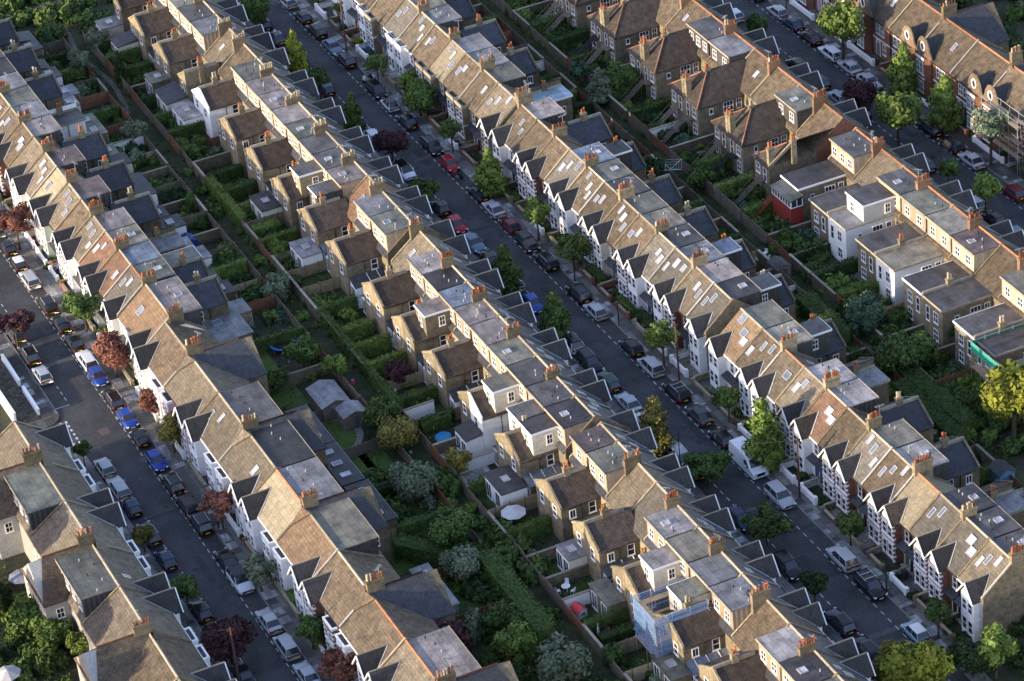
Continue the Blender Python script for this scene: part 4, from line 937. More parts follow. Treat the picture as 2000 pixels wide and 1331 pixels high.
# (pixel of crown centre, height, radius, leaf, kind, label)
TREES = [
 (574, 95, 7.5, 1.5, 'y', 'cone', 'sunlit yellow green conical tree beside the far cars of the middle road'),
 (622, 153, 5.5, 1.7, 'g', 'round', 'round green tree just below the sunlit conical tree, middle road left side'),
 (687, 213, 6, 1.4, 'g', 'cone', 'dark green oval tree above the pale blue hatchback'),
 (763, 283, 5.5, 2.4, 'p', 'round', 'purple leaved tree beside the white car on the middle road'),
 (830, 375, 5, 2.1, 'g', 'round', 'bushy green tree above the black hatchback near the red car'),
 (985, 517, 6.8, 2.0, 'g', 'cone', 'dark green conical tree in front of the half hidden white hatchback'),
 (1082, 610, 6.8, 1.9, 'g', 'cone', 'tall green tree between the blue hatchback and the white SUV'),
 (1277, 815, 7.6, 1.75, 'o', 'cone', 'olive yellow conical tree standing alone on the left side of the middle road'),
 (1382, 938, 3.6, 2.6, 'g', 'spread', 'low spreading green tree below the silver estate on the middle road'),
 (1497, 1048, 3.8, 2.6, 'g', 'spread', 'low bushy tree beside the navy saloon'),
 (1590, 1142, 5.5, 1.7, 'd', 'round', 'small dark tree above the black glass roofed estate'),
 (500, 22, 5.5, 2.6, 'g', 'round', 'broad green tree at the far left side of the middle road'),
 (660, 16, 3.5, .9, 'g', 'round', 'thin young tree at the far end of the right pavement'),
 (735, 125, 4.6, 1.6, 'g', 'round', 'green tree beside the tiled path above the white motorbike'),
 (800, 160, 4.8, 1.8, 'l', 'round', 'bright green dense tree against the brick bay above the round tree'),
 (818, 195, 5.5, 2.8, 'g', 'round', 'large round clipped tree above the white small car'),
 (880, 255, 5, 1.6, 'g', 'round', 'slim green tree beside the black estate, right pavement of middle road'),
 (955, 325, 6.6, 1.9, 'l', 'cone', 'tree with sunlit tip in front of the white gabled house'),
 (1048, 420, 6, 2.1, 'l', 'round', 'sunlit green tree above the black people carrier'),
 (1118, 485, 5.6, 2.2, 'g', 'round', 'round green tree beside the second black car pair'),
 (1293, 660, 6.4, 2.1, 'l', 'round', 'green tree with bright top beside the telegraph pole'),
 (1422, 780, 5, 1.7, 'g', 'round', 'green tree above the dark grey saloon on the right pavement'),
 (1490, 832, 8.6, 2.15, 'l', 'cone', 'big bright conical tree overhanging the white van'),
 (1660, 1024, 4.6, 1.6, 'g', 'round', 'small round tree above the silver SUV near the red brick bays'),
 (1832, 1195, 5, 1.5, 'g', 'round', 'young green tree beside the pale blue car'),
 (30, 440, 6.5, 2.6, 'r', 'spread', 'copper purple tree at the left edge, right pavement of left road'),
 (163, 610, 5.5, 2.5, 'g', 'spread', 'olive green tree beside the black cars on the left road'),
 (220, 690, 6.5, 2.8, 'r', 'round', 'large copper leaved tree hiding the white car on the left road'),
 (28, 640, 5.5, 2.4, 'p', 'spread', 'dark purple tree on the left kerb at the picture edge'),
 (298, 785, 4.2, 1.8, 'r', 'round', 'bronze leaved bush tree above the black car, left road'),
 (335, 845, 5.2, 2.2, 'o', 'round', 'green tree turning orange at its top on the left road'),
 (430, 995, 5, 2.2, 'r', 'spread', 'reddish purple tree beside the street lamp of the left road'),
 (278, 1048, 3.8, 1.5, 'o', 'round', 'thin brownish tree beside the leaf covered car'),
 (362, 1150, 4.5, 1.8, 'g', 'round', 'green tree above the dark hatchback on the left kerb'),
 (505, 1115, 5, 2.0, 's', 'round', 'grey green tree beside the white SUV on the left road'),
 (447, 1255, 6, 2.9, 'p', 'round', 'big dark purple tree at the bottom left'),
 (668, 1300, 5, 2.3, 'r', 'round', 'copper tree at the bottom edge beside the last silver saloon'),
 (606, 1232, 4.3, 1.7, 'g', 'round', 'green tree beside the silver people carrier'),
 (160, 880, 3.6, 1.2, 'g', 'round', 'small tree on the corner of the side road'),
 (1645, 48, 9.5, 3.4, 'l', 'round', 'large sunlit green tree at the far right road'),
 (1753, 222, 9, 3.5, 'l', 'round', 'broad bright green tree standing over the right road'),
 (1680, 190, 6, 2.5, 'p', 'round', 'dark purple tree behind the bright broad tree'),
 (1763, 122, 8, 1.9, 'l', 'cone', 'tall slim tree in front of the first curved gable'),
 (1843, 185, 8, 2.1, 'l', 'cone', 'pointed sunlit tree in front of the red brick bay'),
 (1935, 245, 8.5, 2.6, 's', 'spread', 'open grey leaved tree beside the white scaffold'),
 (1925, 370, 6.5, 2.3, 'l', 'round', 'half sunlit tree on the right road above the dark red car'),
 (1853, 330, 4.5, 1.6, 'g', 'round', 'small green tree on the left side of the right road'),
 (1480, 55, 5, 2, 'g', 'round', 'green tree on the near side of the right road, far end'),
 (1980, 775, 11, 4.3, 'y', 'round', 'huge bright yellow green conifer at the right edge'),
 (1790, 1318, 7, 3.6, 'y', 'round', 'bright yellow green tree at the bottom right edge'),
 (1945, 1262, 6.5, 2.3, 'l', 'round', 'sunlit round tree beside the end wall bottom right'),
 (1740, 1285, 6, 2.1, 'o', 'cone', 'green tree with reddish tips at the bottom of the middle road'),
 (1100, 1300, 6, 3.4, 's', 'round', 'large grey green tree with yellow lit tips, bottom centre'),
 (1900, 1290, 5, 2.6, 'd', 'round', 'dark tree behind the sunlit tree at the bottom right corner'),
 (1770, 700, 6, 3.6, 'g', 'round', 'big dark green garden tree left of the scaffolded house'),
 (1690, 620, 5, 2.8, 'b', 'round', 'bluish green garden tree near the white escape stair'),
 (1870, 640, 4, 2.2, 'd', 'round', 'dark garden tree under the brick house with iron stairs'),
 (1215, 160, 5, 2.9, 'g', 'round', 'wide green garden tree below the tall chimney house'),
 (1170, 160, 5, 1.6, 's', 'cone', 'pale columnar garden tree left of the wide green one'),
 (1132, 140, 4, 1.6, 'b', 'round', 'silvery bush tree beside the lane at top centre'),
 (1365, 350, 3.8, 2.3, 'g', 'round', 'round clipped garden tree right of the slate roof'),
 (1275, 335, 3.5, 2.0, 'd', 'round', 'dark tree between slate roof and clipped tree'),
 (805, 945, 6, 3.1, 's', 'round', 'large pale silver green tree in the long central garden'),
 (770, 850, 5.2, 2.8, 'o', 'round', 'olive green tree above the silver tree in the central garden'),
 (745, 815, 5, 2.4, 'g', 'round', 'dark olive tree beside the curved lawn'),
 (880, 1040, 6, 2.7, 'g', 'round', 'tall green conical garden tree below the silver tree'),
 (900, 1105, 5, 2.5, 's', 'round', 'pale leaved round tree near the bottom lawn'),
 (590, 690, 5, 2.3, 'g', 'round', 'green tree just below the blue trampoline'),
 (655, 715, 4.5, 1.7, 'l', 'round', 'light green tree right of the trampoline'),
 (540, 745, 3.5, 1.7, 'g', 'round', 'small green tree below the trampoline garden'),
 (700, 950, 3.2, 1.6, 'd', 'round', 'dark clipped ball tree beside the second lawn'),
 (1197, 1280, 2.6, 1.4, 'g', 'round', 'clipped round tree beside the decked garden'),
 (870, 1250, 6, 3.0, 'p', 'round', 'dusky purple grey tree at the bottom centre left'),
 (985, 1215, 4, 2.6, 'g', 'round', 'green bush tree in the central lower hedge'),
 (1010, 1265, 4.5, 2.6, 'l', 'round', 'olive bush tree left of the lit grey green tree'),
 (540, 565, 3.6, 2.2, 's', 'round', 'white flowered tree beside the fence of the left gardens'),
 (545, 490, 3, 1.6, 'l', 'round', 'bright climber covered tree in the middle gardens'),
 (190, 78, 4, 1.9, 's', 'round', 'silvery tree beside the boarded yard, top left'),
 (155, 120, 4.5, 1.9, 's', 'round', 'grey green tree above the lane at top left'),
 (262, 258, 3.8, 1.8, 's', 'round', 'pale olive tree beside the far garden lane'),
 (100, 70, 3.5, 2.6, 'g', 'round', 'spreading green tree in the top left gardens'),
 (232, 125, 5, 0.9, 'd', 'cone', 'slim dark conifer beside the red brown fence'),
 (265, 310, 2.6, 1.3, 's', 'round', 'small silvery tree below the pale olive tree'),
 (380, 300, 3, 2.4, 'g', 'round', 'dense green climber tree below the glass conservatory'),
 (520, 300, 3, 1.8, 'g', 'round', 'green tree left of the tall brown dormer'),
 (60, 1210, 5, 3.0, 'g', 'round', 'green garden tree in the bottom left corner'),
 (105, 1240, 4.5, 2.5, 'g', 'round', 'mid green tree right of the corner tree, bottom left'),
 (155, 1260, 3.8, 1.6, 'l', 'round', 'bright green tree against the white rear wall bottom left'),
 (1840, 1000, 4, 2, 'g', 'round', 'hidden tree behind the red brick terrace'),
 (1005, 1010, 2, 1.0, 'g', 'round', 'small clipped ball beside the white parasol'),
 (893, 900, 3.8, 1.7, 'o', 'round', 'yellow green tree below the blue pool yard'),
 (777, 728, 3.5, 1.7, 'p', 'round', 'dark plum tree above the white bistro table'),
]
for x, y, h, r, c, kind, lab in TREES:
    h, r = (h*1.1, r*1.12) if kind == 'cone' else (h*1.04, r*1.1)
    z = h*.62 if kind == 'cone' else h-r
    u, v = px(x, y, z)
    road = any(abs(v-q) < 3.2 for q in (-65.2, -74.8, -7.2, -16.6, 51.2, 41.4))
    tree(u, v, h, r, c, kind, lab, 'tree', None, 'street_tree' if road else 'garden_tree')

# garden shrubs, several per garden
rs = random.Random(9); cnt = {}
def shrubs(u0, u1, v0, v1, n, rname, cols='gggddlbso', rmax=1.5):
    L_ = sorted([(rs.uniform(u0, u1), rs.uniform(v0, v1)) for _ in range(n)], reverse=True)
    for i, (u, v) in enumerate(L_):
        r = rs.uniform(.6, rmax); c = rs.choice(cols)
        shrub(u, v, r, r*rs.uniform(.9, 1.5), c, '%s leaved shrub, %s from near end, %s' % ({'g': 'green', 'd': 'dark green', 'l': 'light green', 'b': 'bluish green', 's': 'silver', 'o': 'olive orange', 'p': 'purple', 'w': 'white flowered', 'r': 'copper', 'y': 'yellow'}[c], ordn(i+1), rname), 'shrubs of the '+rname)
shrubs(-40, 52, -38.2, -34.3, 44, 'far gardens behind the middle terrace', 'gggdlls')
shrubs(52, 150, -38.2, -34.3, 40, 'near gardens behind the middle terrace', 'gggdlls')
shrubs(-40, 55, -50, -42.3, 66, 'far gardens behind the left terrace', 'gggdddlbs', 1.9)
shrubs(55, 140, -50.5, -42.3, 80, 'near gardens behind the left terrace', 'gggdddlbsp', 2.2)
shrubs(-10, 60, 10.5, 13.6, 24, 'far gardens behind the right terrace')
shrubs(60, 140, 10.5, 13.6, 34, 'near gardens behind the right terrace', 'gggddl')
shrubs(-10, 60, 17, 21.5, 40, 'far gardens of the brick maisonettes', 'gggddlb', 1.8)
shrubs(60, 120, 17, 21.5, 46, 'near gardens of the brick maisonettes', 'ggggddb', 2.2)
shrubs(-30, 150, -5.8, -4.6, 60, 'front gardens right of the middle road', 'gggddly', 1.0)
shrubs(5, 128, -63.7, -62.7, 40, 'front gardens right of the left road', 'ggdrlo', 1.1)
shrubs(66, 128, -77.2, -76.1, 26, 'front gardens left of the left road', 'gdg', 1.3)
shrubs(80, 150, -97, -89.5, 60, 'bottom left back gardens', 'ggddgl', 2.3)
shrubs(10, 75, 52.8, 53.8, 22, 'front gardens by curved gables', 'gd', 1.0)
shrubs(150, 185, -6, 10, 30, 'bottom right gardens', 'ggddl', 2.2)
shrubs(15, 60, 68, 80, 30, 'gardens behind curved gables', 'gdd', 2.4)
for k in range(11):  # tall tree row added as an occluder to shade the bottom left rear walls
    c_ = 'gdggd'[k % 5]
    tree(70+k*9, -101+(k*37 % 5), 10.3+(k % 3)*.8, 3.6, c_, 'round', ('tall %s tree in the bottom left gardens, added for shade, %s from near end' % ({'g': 'green', 'd': 'dark'}[c_], ordn(11-k))), 'tree', 'tall trees added for shade in the bottom left gardens', 'garden_tree')
CLEAR = [(555, 668, 3.4), (655, 848, 4.4), (560, 760, 2.6), (640, 770, 4.2), (690, 905, 2.8), (800, 1085, 3.2), (832, 828, 2.4), (866, 855, 1.8), (1131, 1190, 1.6), (1178, 1232, 2.2), (1957, 915, 2), (1522, 515, 2), (1487, 497, 1.8), (203, 227, 2), (757, 758, 1.2), (948, 973, 1.6), (450, 685, 2), (1193, 187, 1), (1310, 325, 2.4), (1780, 745, 2.2), (735, 900, 2), (368, 470, 1.8), (1105, 1145, 1.4), (1003, 1003, 1.6), (594, 828, 1.6), (500, 715, 3)]
def clear(u, v, r):
    for x, y, q in CLEAR:
        a_, b_ = px(x, y, .5)
        if (u-a_)**2+(v-b_)**2 < (q+r*.8)**2: return False
    return not (88 < u < 99 and -39 < v < -33)
def inframe(u, v):
    d = Vector((u, v, .5))-CP; z = d.dot(fwd); return -20 < 1000+F*d.dot(r_)/z < 2020 and -20 < 665+F*d.dot(d_)/z < 1350
rs = random.Random(77)
for n_, u0, u1, v0, v1, rm in ((110, -62, 60, -51.5, -42.5, 2.4), (70, -62, 150, -38.3, -34.8, 1.9), (90, 60, 140, -51.5, -42.3, 2.6), (60, -20, 62, 17.3, 23, 2.0), (50, 62, 125, 17, 22, 2.4), (30, 60, 140, 10.6, 14, 1.8), (60, -75, -38, -60, -28, 3.0), (30, 85, 150, -99, -89, 2.6), (45, 92, 150, -44, -37.2, 2.6), (22, 5, 60, -42.5, -38, 1.5), (26, 95, 125, 12, 19, 2.2), (25, 20, 90, 66, 84, 3)):
    for _ in range(n_):
        r = rs.uniform(.8, rm); SH.append((rs.uniform(u0, u1), rs.uniform(v0, v1), r*.999, r*rs.uniform(.8, 1.3), rs.choice('ggdl'), None, None))
SH = sorted([a for a in SH if inframe(a[0], a[1]) and clear(a[0], a[1], a[2])], key=lambda a: -a[2]*a[3])
named = [a for a in SH if a[5]][:285]; rest = [a for a in SH if a not in named]
for a in named: shrub_now(*a)
sbs = {'g': MB(), 'd': MB(), 'l': MB()}; src = crown('shrub', 1.0)
sv = [v.co.copy() for v in src.vertices]; sf_ = [tuple(p.vertices) for p in src.polygons]
for (u, v, r, h, c, *_) in rest:
    sb = sbs.get(c, sbs['g'])
    M_ = Matrix.Translation((u, v, 0)) @ Matrix.Rotation(u*7, 4, 'Z') @ Matrix.Diagonal((r, r, h, 1)); i0 = len(sb.v)
    sb.v += [tuple(M_ @ q) for q in sv]; sb.f += [tuple(i0+k for k in f_) for f_ in sf_]
for c, sb in sbs.items(): o = part('shrubbery', sb, LF[c], None); tag(o, {'g': 'green', 'd': 'dark green', 'l': 'light green'}[c]+' shrubbery spread thickly through all the gardens', None, None, 'stuff')
# hedges
def hedge(u0, v0, u1, v1, th, h, c, label, group=None):
    R = random.Random(int(u0*7+v0*13)); b = MB(); d = Vector((u1-u0, v1-v0, 0)); n = d.length; th2 = th/2
    def leafq(p, nn):
        nn = (nn+Vector((R.uniform(-1, 1), R.uniform(-1, 1), R.uniform(-1, 1)))*.7).normalized(); t = nn.orthogonal().normalized(); t2 = nn.cross(t); s = R.uniform(.09, .18)
        a_ = R.uniform(0, PI); u_ = (t*math.cos(a_)+t2*math.sin(a_))*s; v_ = (t2*math.cos(a_)-t*math.sin(a_))*s*.6; b.face(p-u_, p-v_, p+u_, p+v_)
    for k in range(int(n*th*40)): leafq(Vector((R.uniform(0, n), R.uniform(-th2, th2), h*R.uniform(.93, 1.1))), Vector((0, 0, 1)))
    for k in range(int(n*h*40)):
        for s in (-1, 1): leafq(Vector((R.uniform(0, n), s*th2*R.uniform(.9, 1.12), R.uniform(0, h))), Vector((0, s, 0)))
    b.box(.05, -th2*.85, 0, n-.05, th2*.85, h*.93)
    o = part('hedge', b, LF[c], None, (u0, v0, 0), math.atan2(d.y, d.x)); tag(o, label, 'hedge', group)
for q in [((1500, 1.4), 70.5, -5.3, 74.5, -5.3, 1.0, 1.2, 'g', 'long green front hedge beside the pale silver hatchback'), (0, 62, -5.2, 66, -5.2, 1.2, 1.3, 'g', 'green front hedge above the black SUV'),
 (0, 75, -5.0, 79.5, -5.0, 1.3, 1.4, 'd', 'dark clipped front hedge near the chequered path'), (0, 104.5, -63.4, 107, -63.4, .9, 1.0, 'l', 'bright clipped box hedge below the white SUV'), (0, 108.5, -63.3, 111.4, -63.3, .9, 1.0, 'l', 'second bright clipped hedge below the white SUV'),
 (0, 85, 12.8, 95, 12.4, 2.6, 2.8, 'g', 'massive overgrown hedge behind the orange roofed house'), (0, 107, 12.9, 121, 13.0, 2.2, 2.4, 'g', 'tall green hedge along the lane right of the blue shed'), (0, 30, -34.6, 30, -38.4, 1.4, 1.7, 'l', 'ivy hedge on a middle terrace garden boundary, far'),
 (0, 64.2, -34, 64.2, -38.5, 1.1, 1.9, 'l', 'bright ivy hedge across the garden below the glass lean-to'), (0, 59.5, -34, 59.5, -38.5, 1.3, 1.8, 'l', 'bright ivy hedge across the garden above the pyramid shrub'), (0, 83.5, -34.2, 83.5, -38, 1.2, 1.7, 'g', 'green hedge beside the bistro table'),
 (0, 54, -38.4, 79, -38.6, 1.0, 1.9, 'g', 'ivy covered rear fence hedge of the middle gardens'), (0, 14, -38.5, 27, -38.5, 1.2, 2.0, 'l', 'bright hedge along the lane below the white rear wall'), (0, 112, -42.6, 128, -42.9, 2.4, 2.6, 'g', 'broad rolling hedge at the bottom centre'),
 (0, 104, -50, 112, -43.5, 2.0, 2.2, 'g', 'hedge mass crossing the bottom central gardens'), (0, 131, -34.2, 131, -38.2, 1.2, 1.6, 'd', 'dark hedge above the white flowered garden'), (0, 100, 15.2, 118, 15.6, 2.4, 2.0, 'g', 'overgrown hedge filling the right hand lane'), (0, 90, -89.5, 97, -89.4, 1.6, 1.7, 'd', 'dark clipped hedge behind the white walled houses'),
 (0, 150, -20, 156, -34, 1.5, 1.7, 'd', 'hedge beside the last garden at the bottom')]:
    hedge(*q[1:])
# ivy and undergrowth: uncountable
def under(name, rects, dens, c, seed, s0=.16):
    R = random.Random(seed); b = MB()
    for (u0, u1, v0, v1) in rects:
        for k in range(int((u1-u0)*(v1-v0)*dens)):
            u, v = R.uniform(u0, u1), R.uniform(v0, v1); z = R.random()**2*.55
            if math.sin(u*.9+seed)+math.sin(v*1.7+u*.4)+math.sin(u*2.3)*.5 < .1: continue
            n_ = Vector((R.uniform(-1, 1), R.uniform(-1, 1), R.uniform(.2, 1.4))).normalized(); t = n_.orthogonal().normalized(); t2 = n_.cross(t); s = s0*R.uniform(.6, 1.3); p = Vector((u, v, z+.03))
            b.face(p-t*s, p-t2*s*.6, p+t*s, p+t2*s*.6)
    o = part(name, b, LF[c], None); tag(o, None, None, None, 'stuff'); o['label'] = 'low leafy ground cover spread through the gardens and lanes'
RC = [(-60, 150, -51, -34), (-20, 125, 10.5, 22), (78, 150, -98, -89), (150, 175, -8, 12), (10, 80, 66, 80)]
under('undergrowth', RC, 3.2, 'g', 1); under('undergrowth', RC, 2.6, 'd', 2, .2); under('undergrowth', RC, .5, 'l', 3); under('undergrowth', [(-30, 150, -6, -3.8), (0, 130, -64, -62.3), (66, 130, -77.5, -76)], 5, 'g', 4)
under('blossom', [(55, 62, -46, -42), (110, 113, 18, 20), (103, 106, -5, -4), (133, 136, -38, -35)], 3, 'w', 5, .1)

# ------------------------------------------------------------------ street furniture
def lamp(u, v, h, s, lab):
    o = empty('street_lamp', (u, v, .13)); tag(o, lab, 'street lamp', 'street lamps')
    part('column', MB().tube((0, 0, 0), (0, 0, 1.3), .09, 8).tube((0, 0, 1.3), (0, 0, h), .06, 8, .045), blackp, o)
    part('bracket', MB().tube((0, 0, h), (0, s*.7, h+.12), .04, 6), blackp, o); part('lamp_head', MB().box(-.16, s*.5, h+.05, .16, s*1.15, h+.17), blackp, o)
for u, v, h, s, lab in ((88.5, -65.5, 6, -1, 'black street lamp beside the black cars on the left road'), (107, -15.9, 6, 1, 'black street lamp beside the silver estate car'), (63, -7.7, 4.5, -1, 'slim black lamp beside the black SUV, right pavement'), (75, -7.6, 5, -1, 'street lamp above the pale silver hatchback'), (138.5, -7.6, 5.5, -1, 'black street lamp behind the black SUV with roof bars'), (47.5, 43, 5.5, 1, 'street lamp among the cars at the right road'), (14, 50.3, 6, -1, 'street lamp at the far end of the right road')): lamp(u, v, h, s, lab)
polem = mat('creosoted pole', (.1, .05, .035), .9, 'noise', amp=.3)
for u, v, lab in ((-12, -7.5, 'tall brown telegraph pole beside the grey blue saloon'), (90.1, -7.2, 'brown telegraph pole above the black SUV with roof bars'), (36, -7.3, 'telegraph pole beside the red small car'), (118.5, -6.9, 'pale telegraph pole beside the picket fence'), (117, -73.9, 'telegraph pole in front of the big purple tree')):
    o = empty('telegraph_pole', (u, v, 0)); tag(o, lab, 'telegraph pole', 'telegraph poles')
    part('pole', MB().tube((0, 0, 0), (0, 0, 8.2), .14, 8, .1), polem, o); part('crossarm', MB().box(-.05, -.4, 7.8, .05, .4, 7.95), polem, o)
    wr = MB()
    for k in range(5):
        a_ = k*1.2+.3; e_ = Vector((math.cos(a_)*11, math.sin(a_)*9, 5.6)); s_ = Vector((0, 0, 8))
        pr_ = s_
        for j in range(1, 7):
            t = j/6; q = s_.lerp(e_, t)-Vector((0, 0, 1.0*t*(1-t)*2)); wr.tube(pr_, q, .008, 3); pr_ = q
    part('wires', wr, blackp, o)
# picket fences
def picket(u0, v0, u1, v1, lab):
    d = Vector((u1-u0, v1-v0, 0)); n = d.length; o = empty('picket_fence', (u0, v0, 0), math.atan2(d.y, d.x)); tag(o, lab, 'fence', 'white picket fences')
    b = MB(); k = 0
    while k*.16 < n: b.box(k*.16, -.02, .1, k*.16+.09, .02, 1.0); k += 1
    part('pickets', b, wpaint, o); part('rails', MB().box(0, .025, .3, n, .06, .38).box(0, .025, .75, n, .06, .83), wpaint, o)
picket(112.6, -6.1, 117.2, -6.1, 'white picket fence on the pavement below the white van'); picket(112.4, -6.0, 112.4, -4, 'white picket fence running back from the pavement to the white house'); picket(117.3, -6, 117.3, -3.9, 'white picket fence beside the telegraph pole and white house')
picket(-0.5, -6.0, -.5, -3.8, 'white picket fence beside the tiled path, far middle road'); picket(22, -63.9, 22, -62.5, 'white picket fence beside the mint house, left road'); picket(33, -63.8, 33, -62.3, 'white picket fence below the silver estate, left road'); picket(14, -63.9, 18, -63.9, 'white picket fence at the left picture edge')
# wheelie bins
binm = [mat('green bin', (.03, .09, .05), .6, 'plain'), mat('black bin', (.025, .025, .028), .6, 'plain'), mat('blue bin', (.03, .1, .3), .6, 'plain')]
for i, (u, v, k, lab) in enumerate(((78.2, -5.6, 0, 'green wheelie bin beside the white wall near the bright tree'), (34.5, -5.2, 2, 'blue recycling box bin beside the telegraph pole'), (-10, -5.0, 2, 'blue bin under the hedge of the white house, far end'), (137.5, -4.8, 1, 'black wheelie bin in the front garden near the ivy house'), (46, -5.4, 1, 'black bin in front of the pale house bay'), (24, -62.9, 2, 'blue bin below the mint coloured house'), (98, -76.6, 1, 'black bin on the left road forecourt'))):
    o = empty('wheelie_bin', (u, v, .03), random.uniform(-.4, .4)); tag(o, lab, 'bin', 'wheelie bins')
    part('body', MB().ext([(-.25, .05), (.25, .05), (.3, 1.0), (-.3, 1.0)], -.28, .28, 'x'), binm[k], o); part('lid', MB().box(-.31, -.34, 1.0, .31, .34, 1.07), binm[k], o)
    part('wheel', MB().tube((-.3, -.28, .1), (.3, -.28, .1), .1, 8), tyre, o)

# ------------------------------------------------------------------ garden things
def thing(name, lab, cat, u, v, z=0, rz=0, group=None): return tag(empty(name, (u, v, z), rz), lab, cat, group)
ltb = mat('pool blue', (.03, .35, .7), .4, 'noise', amp=.15); trb = mat('trampoline blue', (.04, .2, .6), .5, 'noise', amp=.2)
def trampoline(u, v, r, lab):
    o = thing('trampoline', lab, 'trampoline', u, v)
    rg_ = MB(); n = 28
    for k in range(n):
        a0, a1 = 2*PI*k/n, 2*PI*(k+1)/n; P = lambda q, a, z: (q*math.cos(a), q*math.sin(a), z)
        rg_.slab([P(r, a0, .85), P(r, a1, .85), P(r-.32, a1, .87), P(r-.32, a0, .87)], .05)
    part('safety_pad', rg_, trb, o); part('mat', MB().tube((0, 0, .8), (0, 0, .82), r-.3, 28), tyre, o)
    lg = MB()
    for k in range(4): a_ = k*PI/2+.4; lg.tube((r*.92*math.cos(a_), r*.92*math.sin(a_), 0), (r*.92*math.cos(a_), r*.92*math.sin(a_), .8), .03, 5)
    part('legs', lg, alu, o)
u, v = px(555, 668, .9); trampoline(u, v, 1.95, 'round trampoline with blue edge on the lawn of the left gardens')
def table_set(u, v, lab, tc=wpaint, cc=wpaint, r=.6, rect=False, nch=4):
    o = thing('garden_table', lab, 'table', u, v)
    part('table_top', MB().box(-.85, -.45, .7, .85, .45, .75) if rect else MB().tube((0, 0, .7), (0, 0, .74), r, 16), tc, o)
    part('legs', MB().tube((-.3, 0, 0), (-.3, 0, .7), .04, 5).tube((.3, 0, 0), (.3, 0, .7), .04, 5), cc, o)
    for k in range(nch):
        a_ = k*2*PI/nch+.5; c = thing('garden_chair', ('north', 'east', 'south', 'west')[k] + ' side garden chair of the '+lab[:60].split(' on ')[0].split(' in ')[0], 'chair', u+(r+.45)*math.cos(a_), v+(r+.45)*math.sin(a_), .0, a_-PI/2, 'chairs around the '+lab.split(' on ')[0].split(' in ')[0])
        part('seat', MB().box(-.22, -.22, .42, .22, .22, .46), cc, c); part('backrest', MB().box(-.22, .2, .46, .22, .24, .9), cc, c)
        part('legs', MB().box(-.22, -.22, 0, -.18, -.18, .42).box(.18, -.22, 0, .22, -.18, .42).box(-.22, .18, 0, -.18, .22, .42).box(.18, .18, 0, .22, .22, .42), cc, c)
lb = mat('table light blue', (.2, .5, .62), .5, 'plain'); yel = mat('yellow plastic', (.7, .48, .03), .5, 'plain')
for (x, y), lab, tc, cc, r, rect, n in (((203, 227), 'light blue round table in the walled yard', lb, blackp, .75, 0, 2), ((832, 828), 'yellow slatted table on the white terrace', yel, wpaint, .6, 1, 2), ((757, 758), 'white bistro table in the dark garden', wpaint, wpaint, .45, 0, 3), ((1487, 497), 'white round table on the small lawn', wpaint, wpaint, .5, 0, 4), ((594, 828), 'dark glass table on the gravel curve', blackp, blackp, .9, 0, 4), ((1925, 890), 'dark table in the yard near the blue shed', blackp, blackp, .7, 0, 3), ((1105, 1145), 'white table in the flower garden', wpaint, wpaint, .5, 0, 3), ((1178, 1235), 'dark dining table on the deck near the scaffold', blackp, tyre, .7, 0, 4), ((1370, 300), 'round iron table below the maisonette stairs', timber, wpaint, .7, 0, 1)):
    u, v = px(x, y, .7); table_set(u, v, lab, tc, cc, r, rect, n)
# paddling pool
u, v = px(866, 855, .3); o = thing('paddling_pool', 'round blue paddling pool cover in the white walled yard', 'paddling pool', u, v); part('rim', MB().tube((0, 0, 0), (0, 0, .5), .95, 20), wpaint, o); part('cover', MB().tube((0, 0, .5), (0, 0, .55), .98, 20, .9), ltb, o)
# sheds
def shed(x, y, w_, d_, h, m, rm, lab, rz=0):
    u, v = px(x, y, h*.8); o = thing('garden_shed', lab, 'shed', u, v, 0, rz)
    part('wall', MB().ext([(-d_/2, 0), (d_/2, 0), (d_/2, h*.8), (0, h-.05), (-d_/2, h*.8)], -w_/2, w_/2), m, o)
    part('roof', MB().slab([(-w_/2-.12, -d_/2-.15, h*.78), (w_/2+.12, -d_/2-.15, h*.78), (w_/2+.12, 0, h+.04), (-w_/2-.12, 0, h+.04)], .06).slab([(-w_/2-.12, 0, h+.04), (w_/2+.12, 0, h+.04), (w_/2+.12, d_/2+.15, h*.78), (-w_/2-.12, d_/2+.15, h*.78)], .06), rm, o)
    part('door', MB().box(w_/2+.0, -.4, .05, w_/2+.04, .4, h*.72), rm if m is timber else m, o)
blsh = mat('blue painted boards', (.09, .2, .32), .7, 'noise', amp=.2)
shed(1957, 915, 2.2, 2.0, 2.6, blsh, FR['K'], 'pale blue shed with dark roof in the right hand gardens')
shed(1522, 515, 2.4, 1.9, 2.4, timber, FR['D'], 'brown timber shed with grey roof beside the white table')
shed(640, 770, 5.0, 3.4, 2.7, timber, FR['S'], 'wide low garden building with grey felt roof below the trampoline')
shed(685, 800, 2.6, 2.8, 2.4, timber, FR['S'], 'narrow shed with felt roof under the ivy arch')
shed(495, 1000+0, 0.1, .1, .2, timber, FR['S'], 'tiny box') if 0 else None
shed(1160, 275, 1.6, 1.2, 1.8, stockd, FR['S'], 'small grey shed among ivy below the maisonettes')
shed(1385, 10+250, 1.5, 1.2, 1.8, timber, FR['D'], 'low grey shed in the overgrown garden, maisonettes') if 0 else None
shed(1780, 745, 3.6, 1.4, 1.5, mat('dark green sheet', (.02, .06, .045), .6, 'noise'), mat('dark green sheet', (.02, .06, .045)), 'long dark green covered store beside the brick wall')
shed(1214, 1078, .01, .01, .01, timber, timber, 'x') if 0 else None
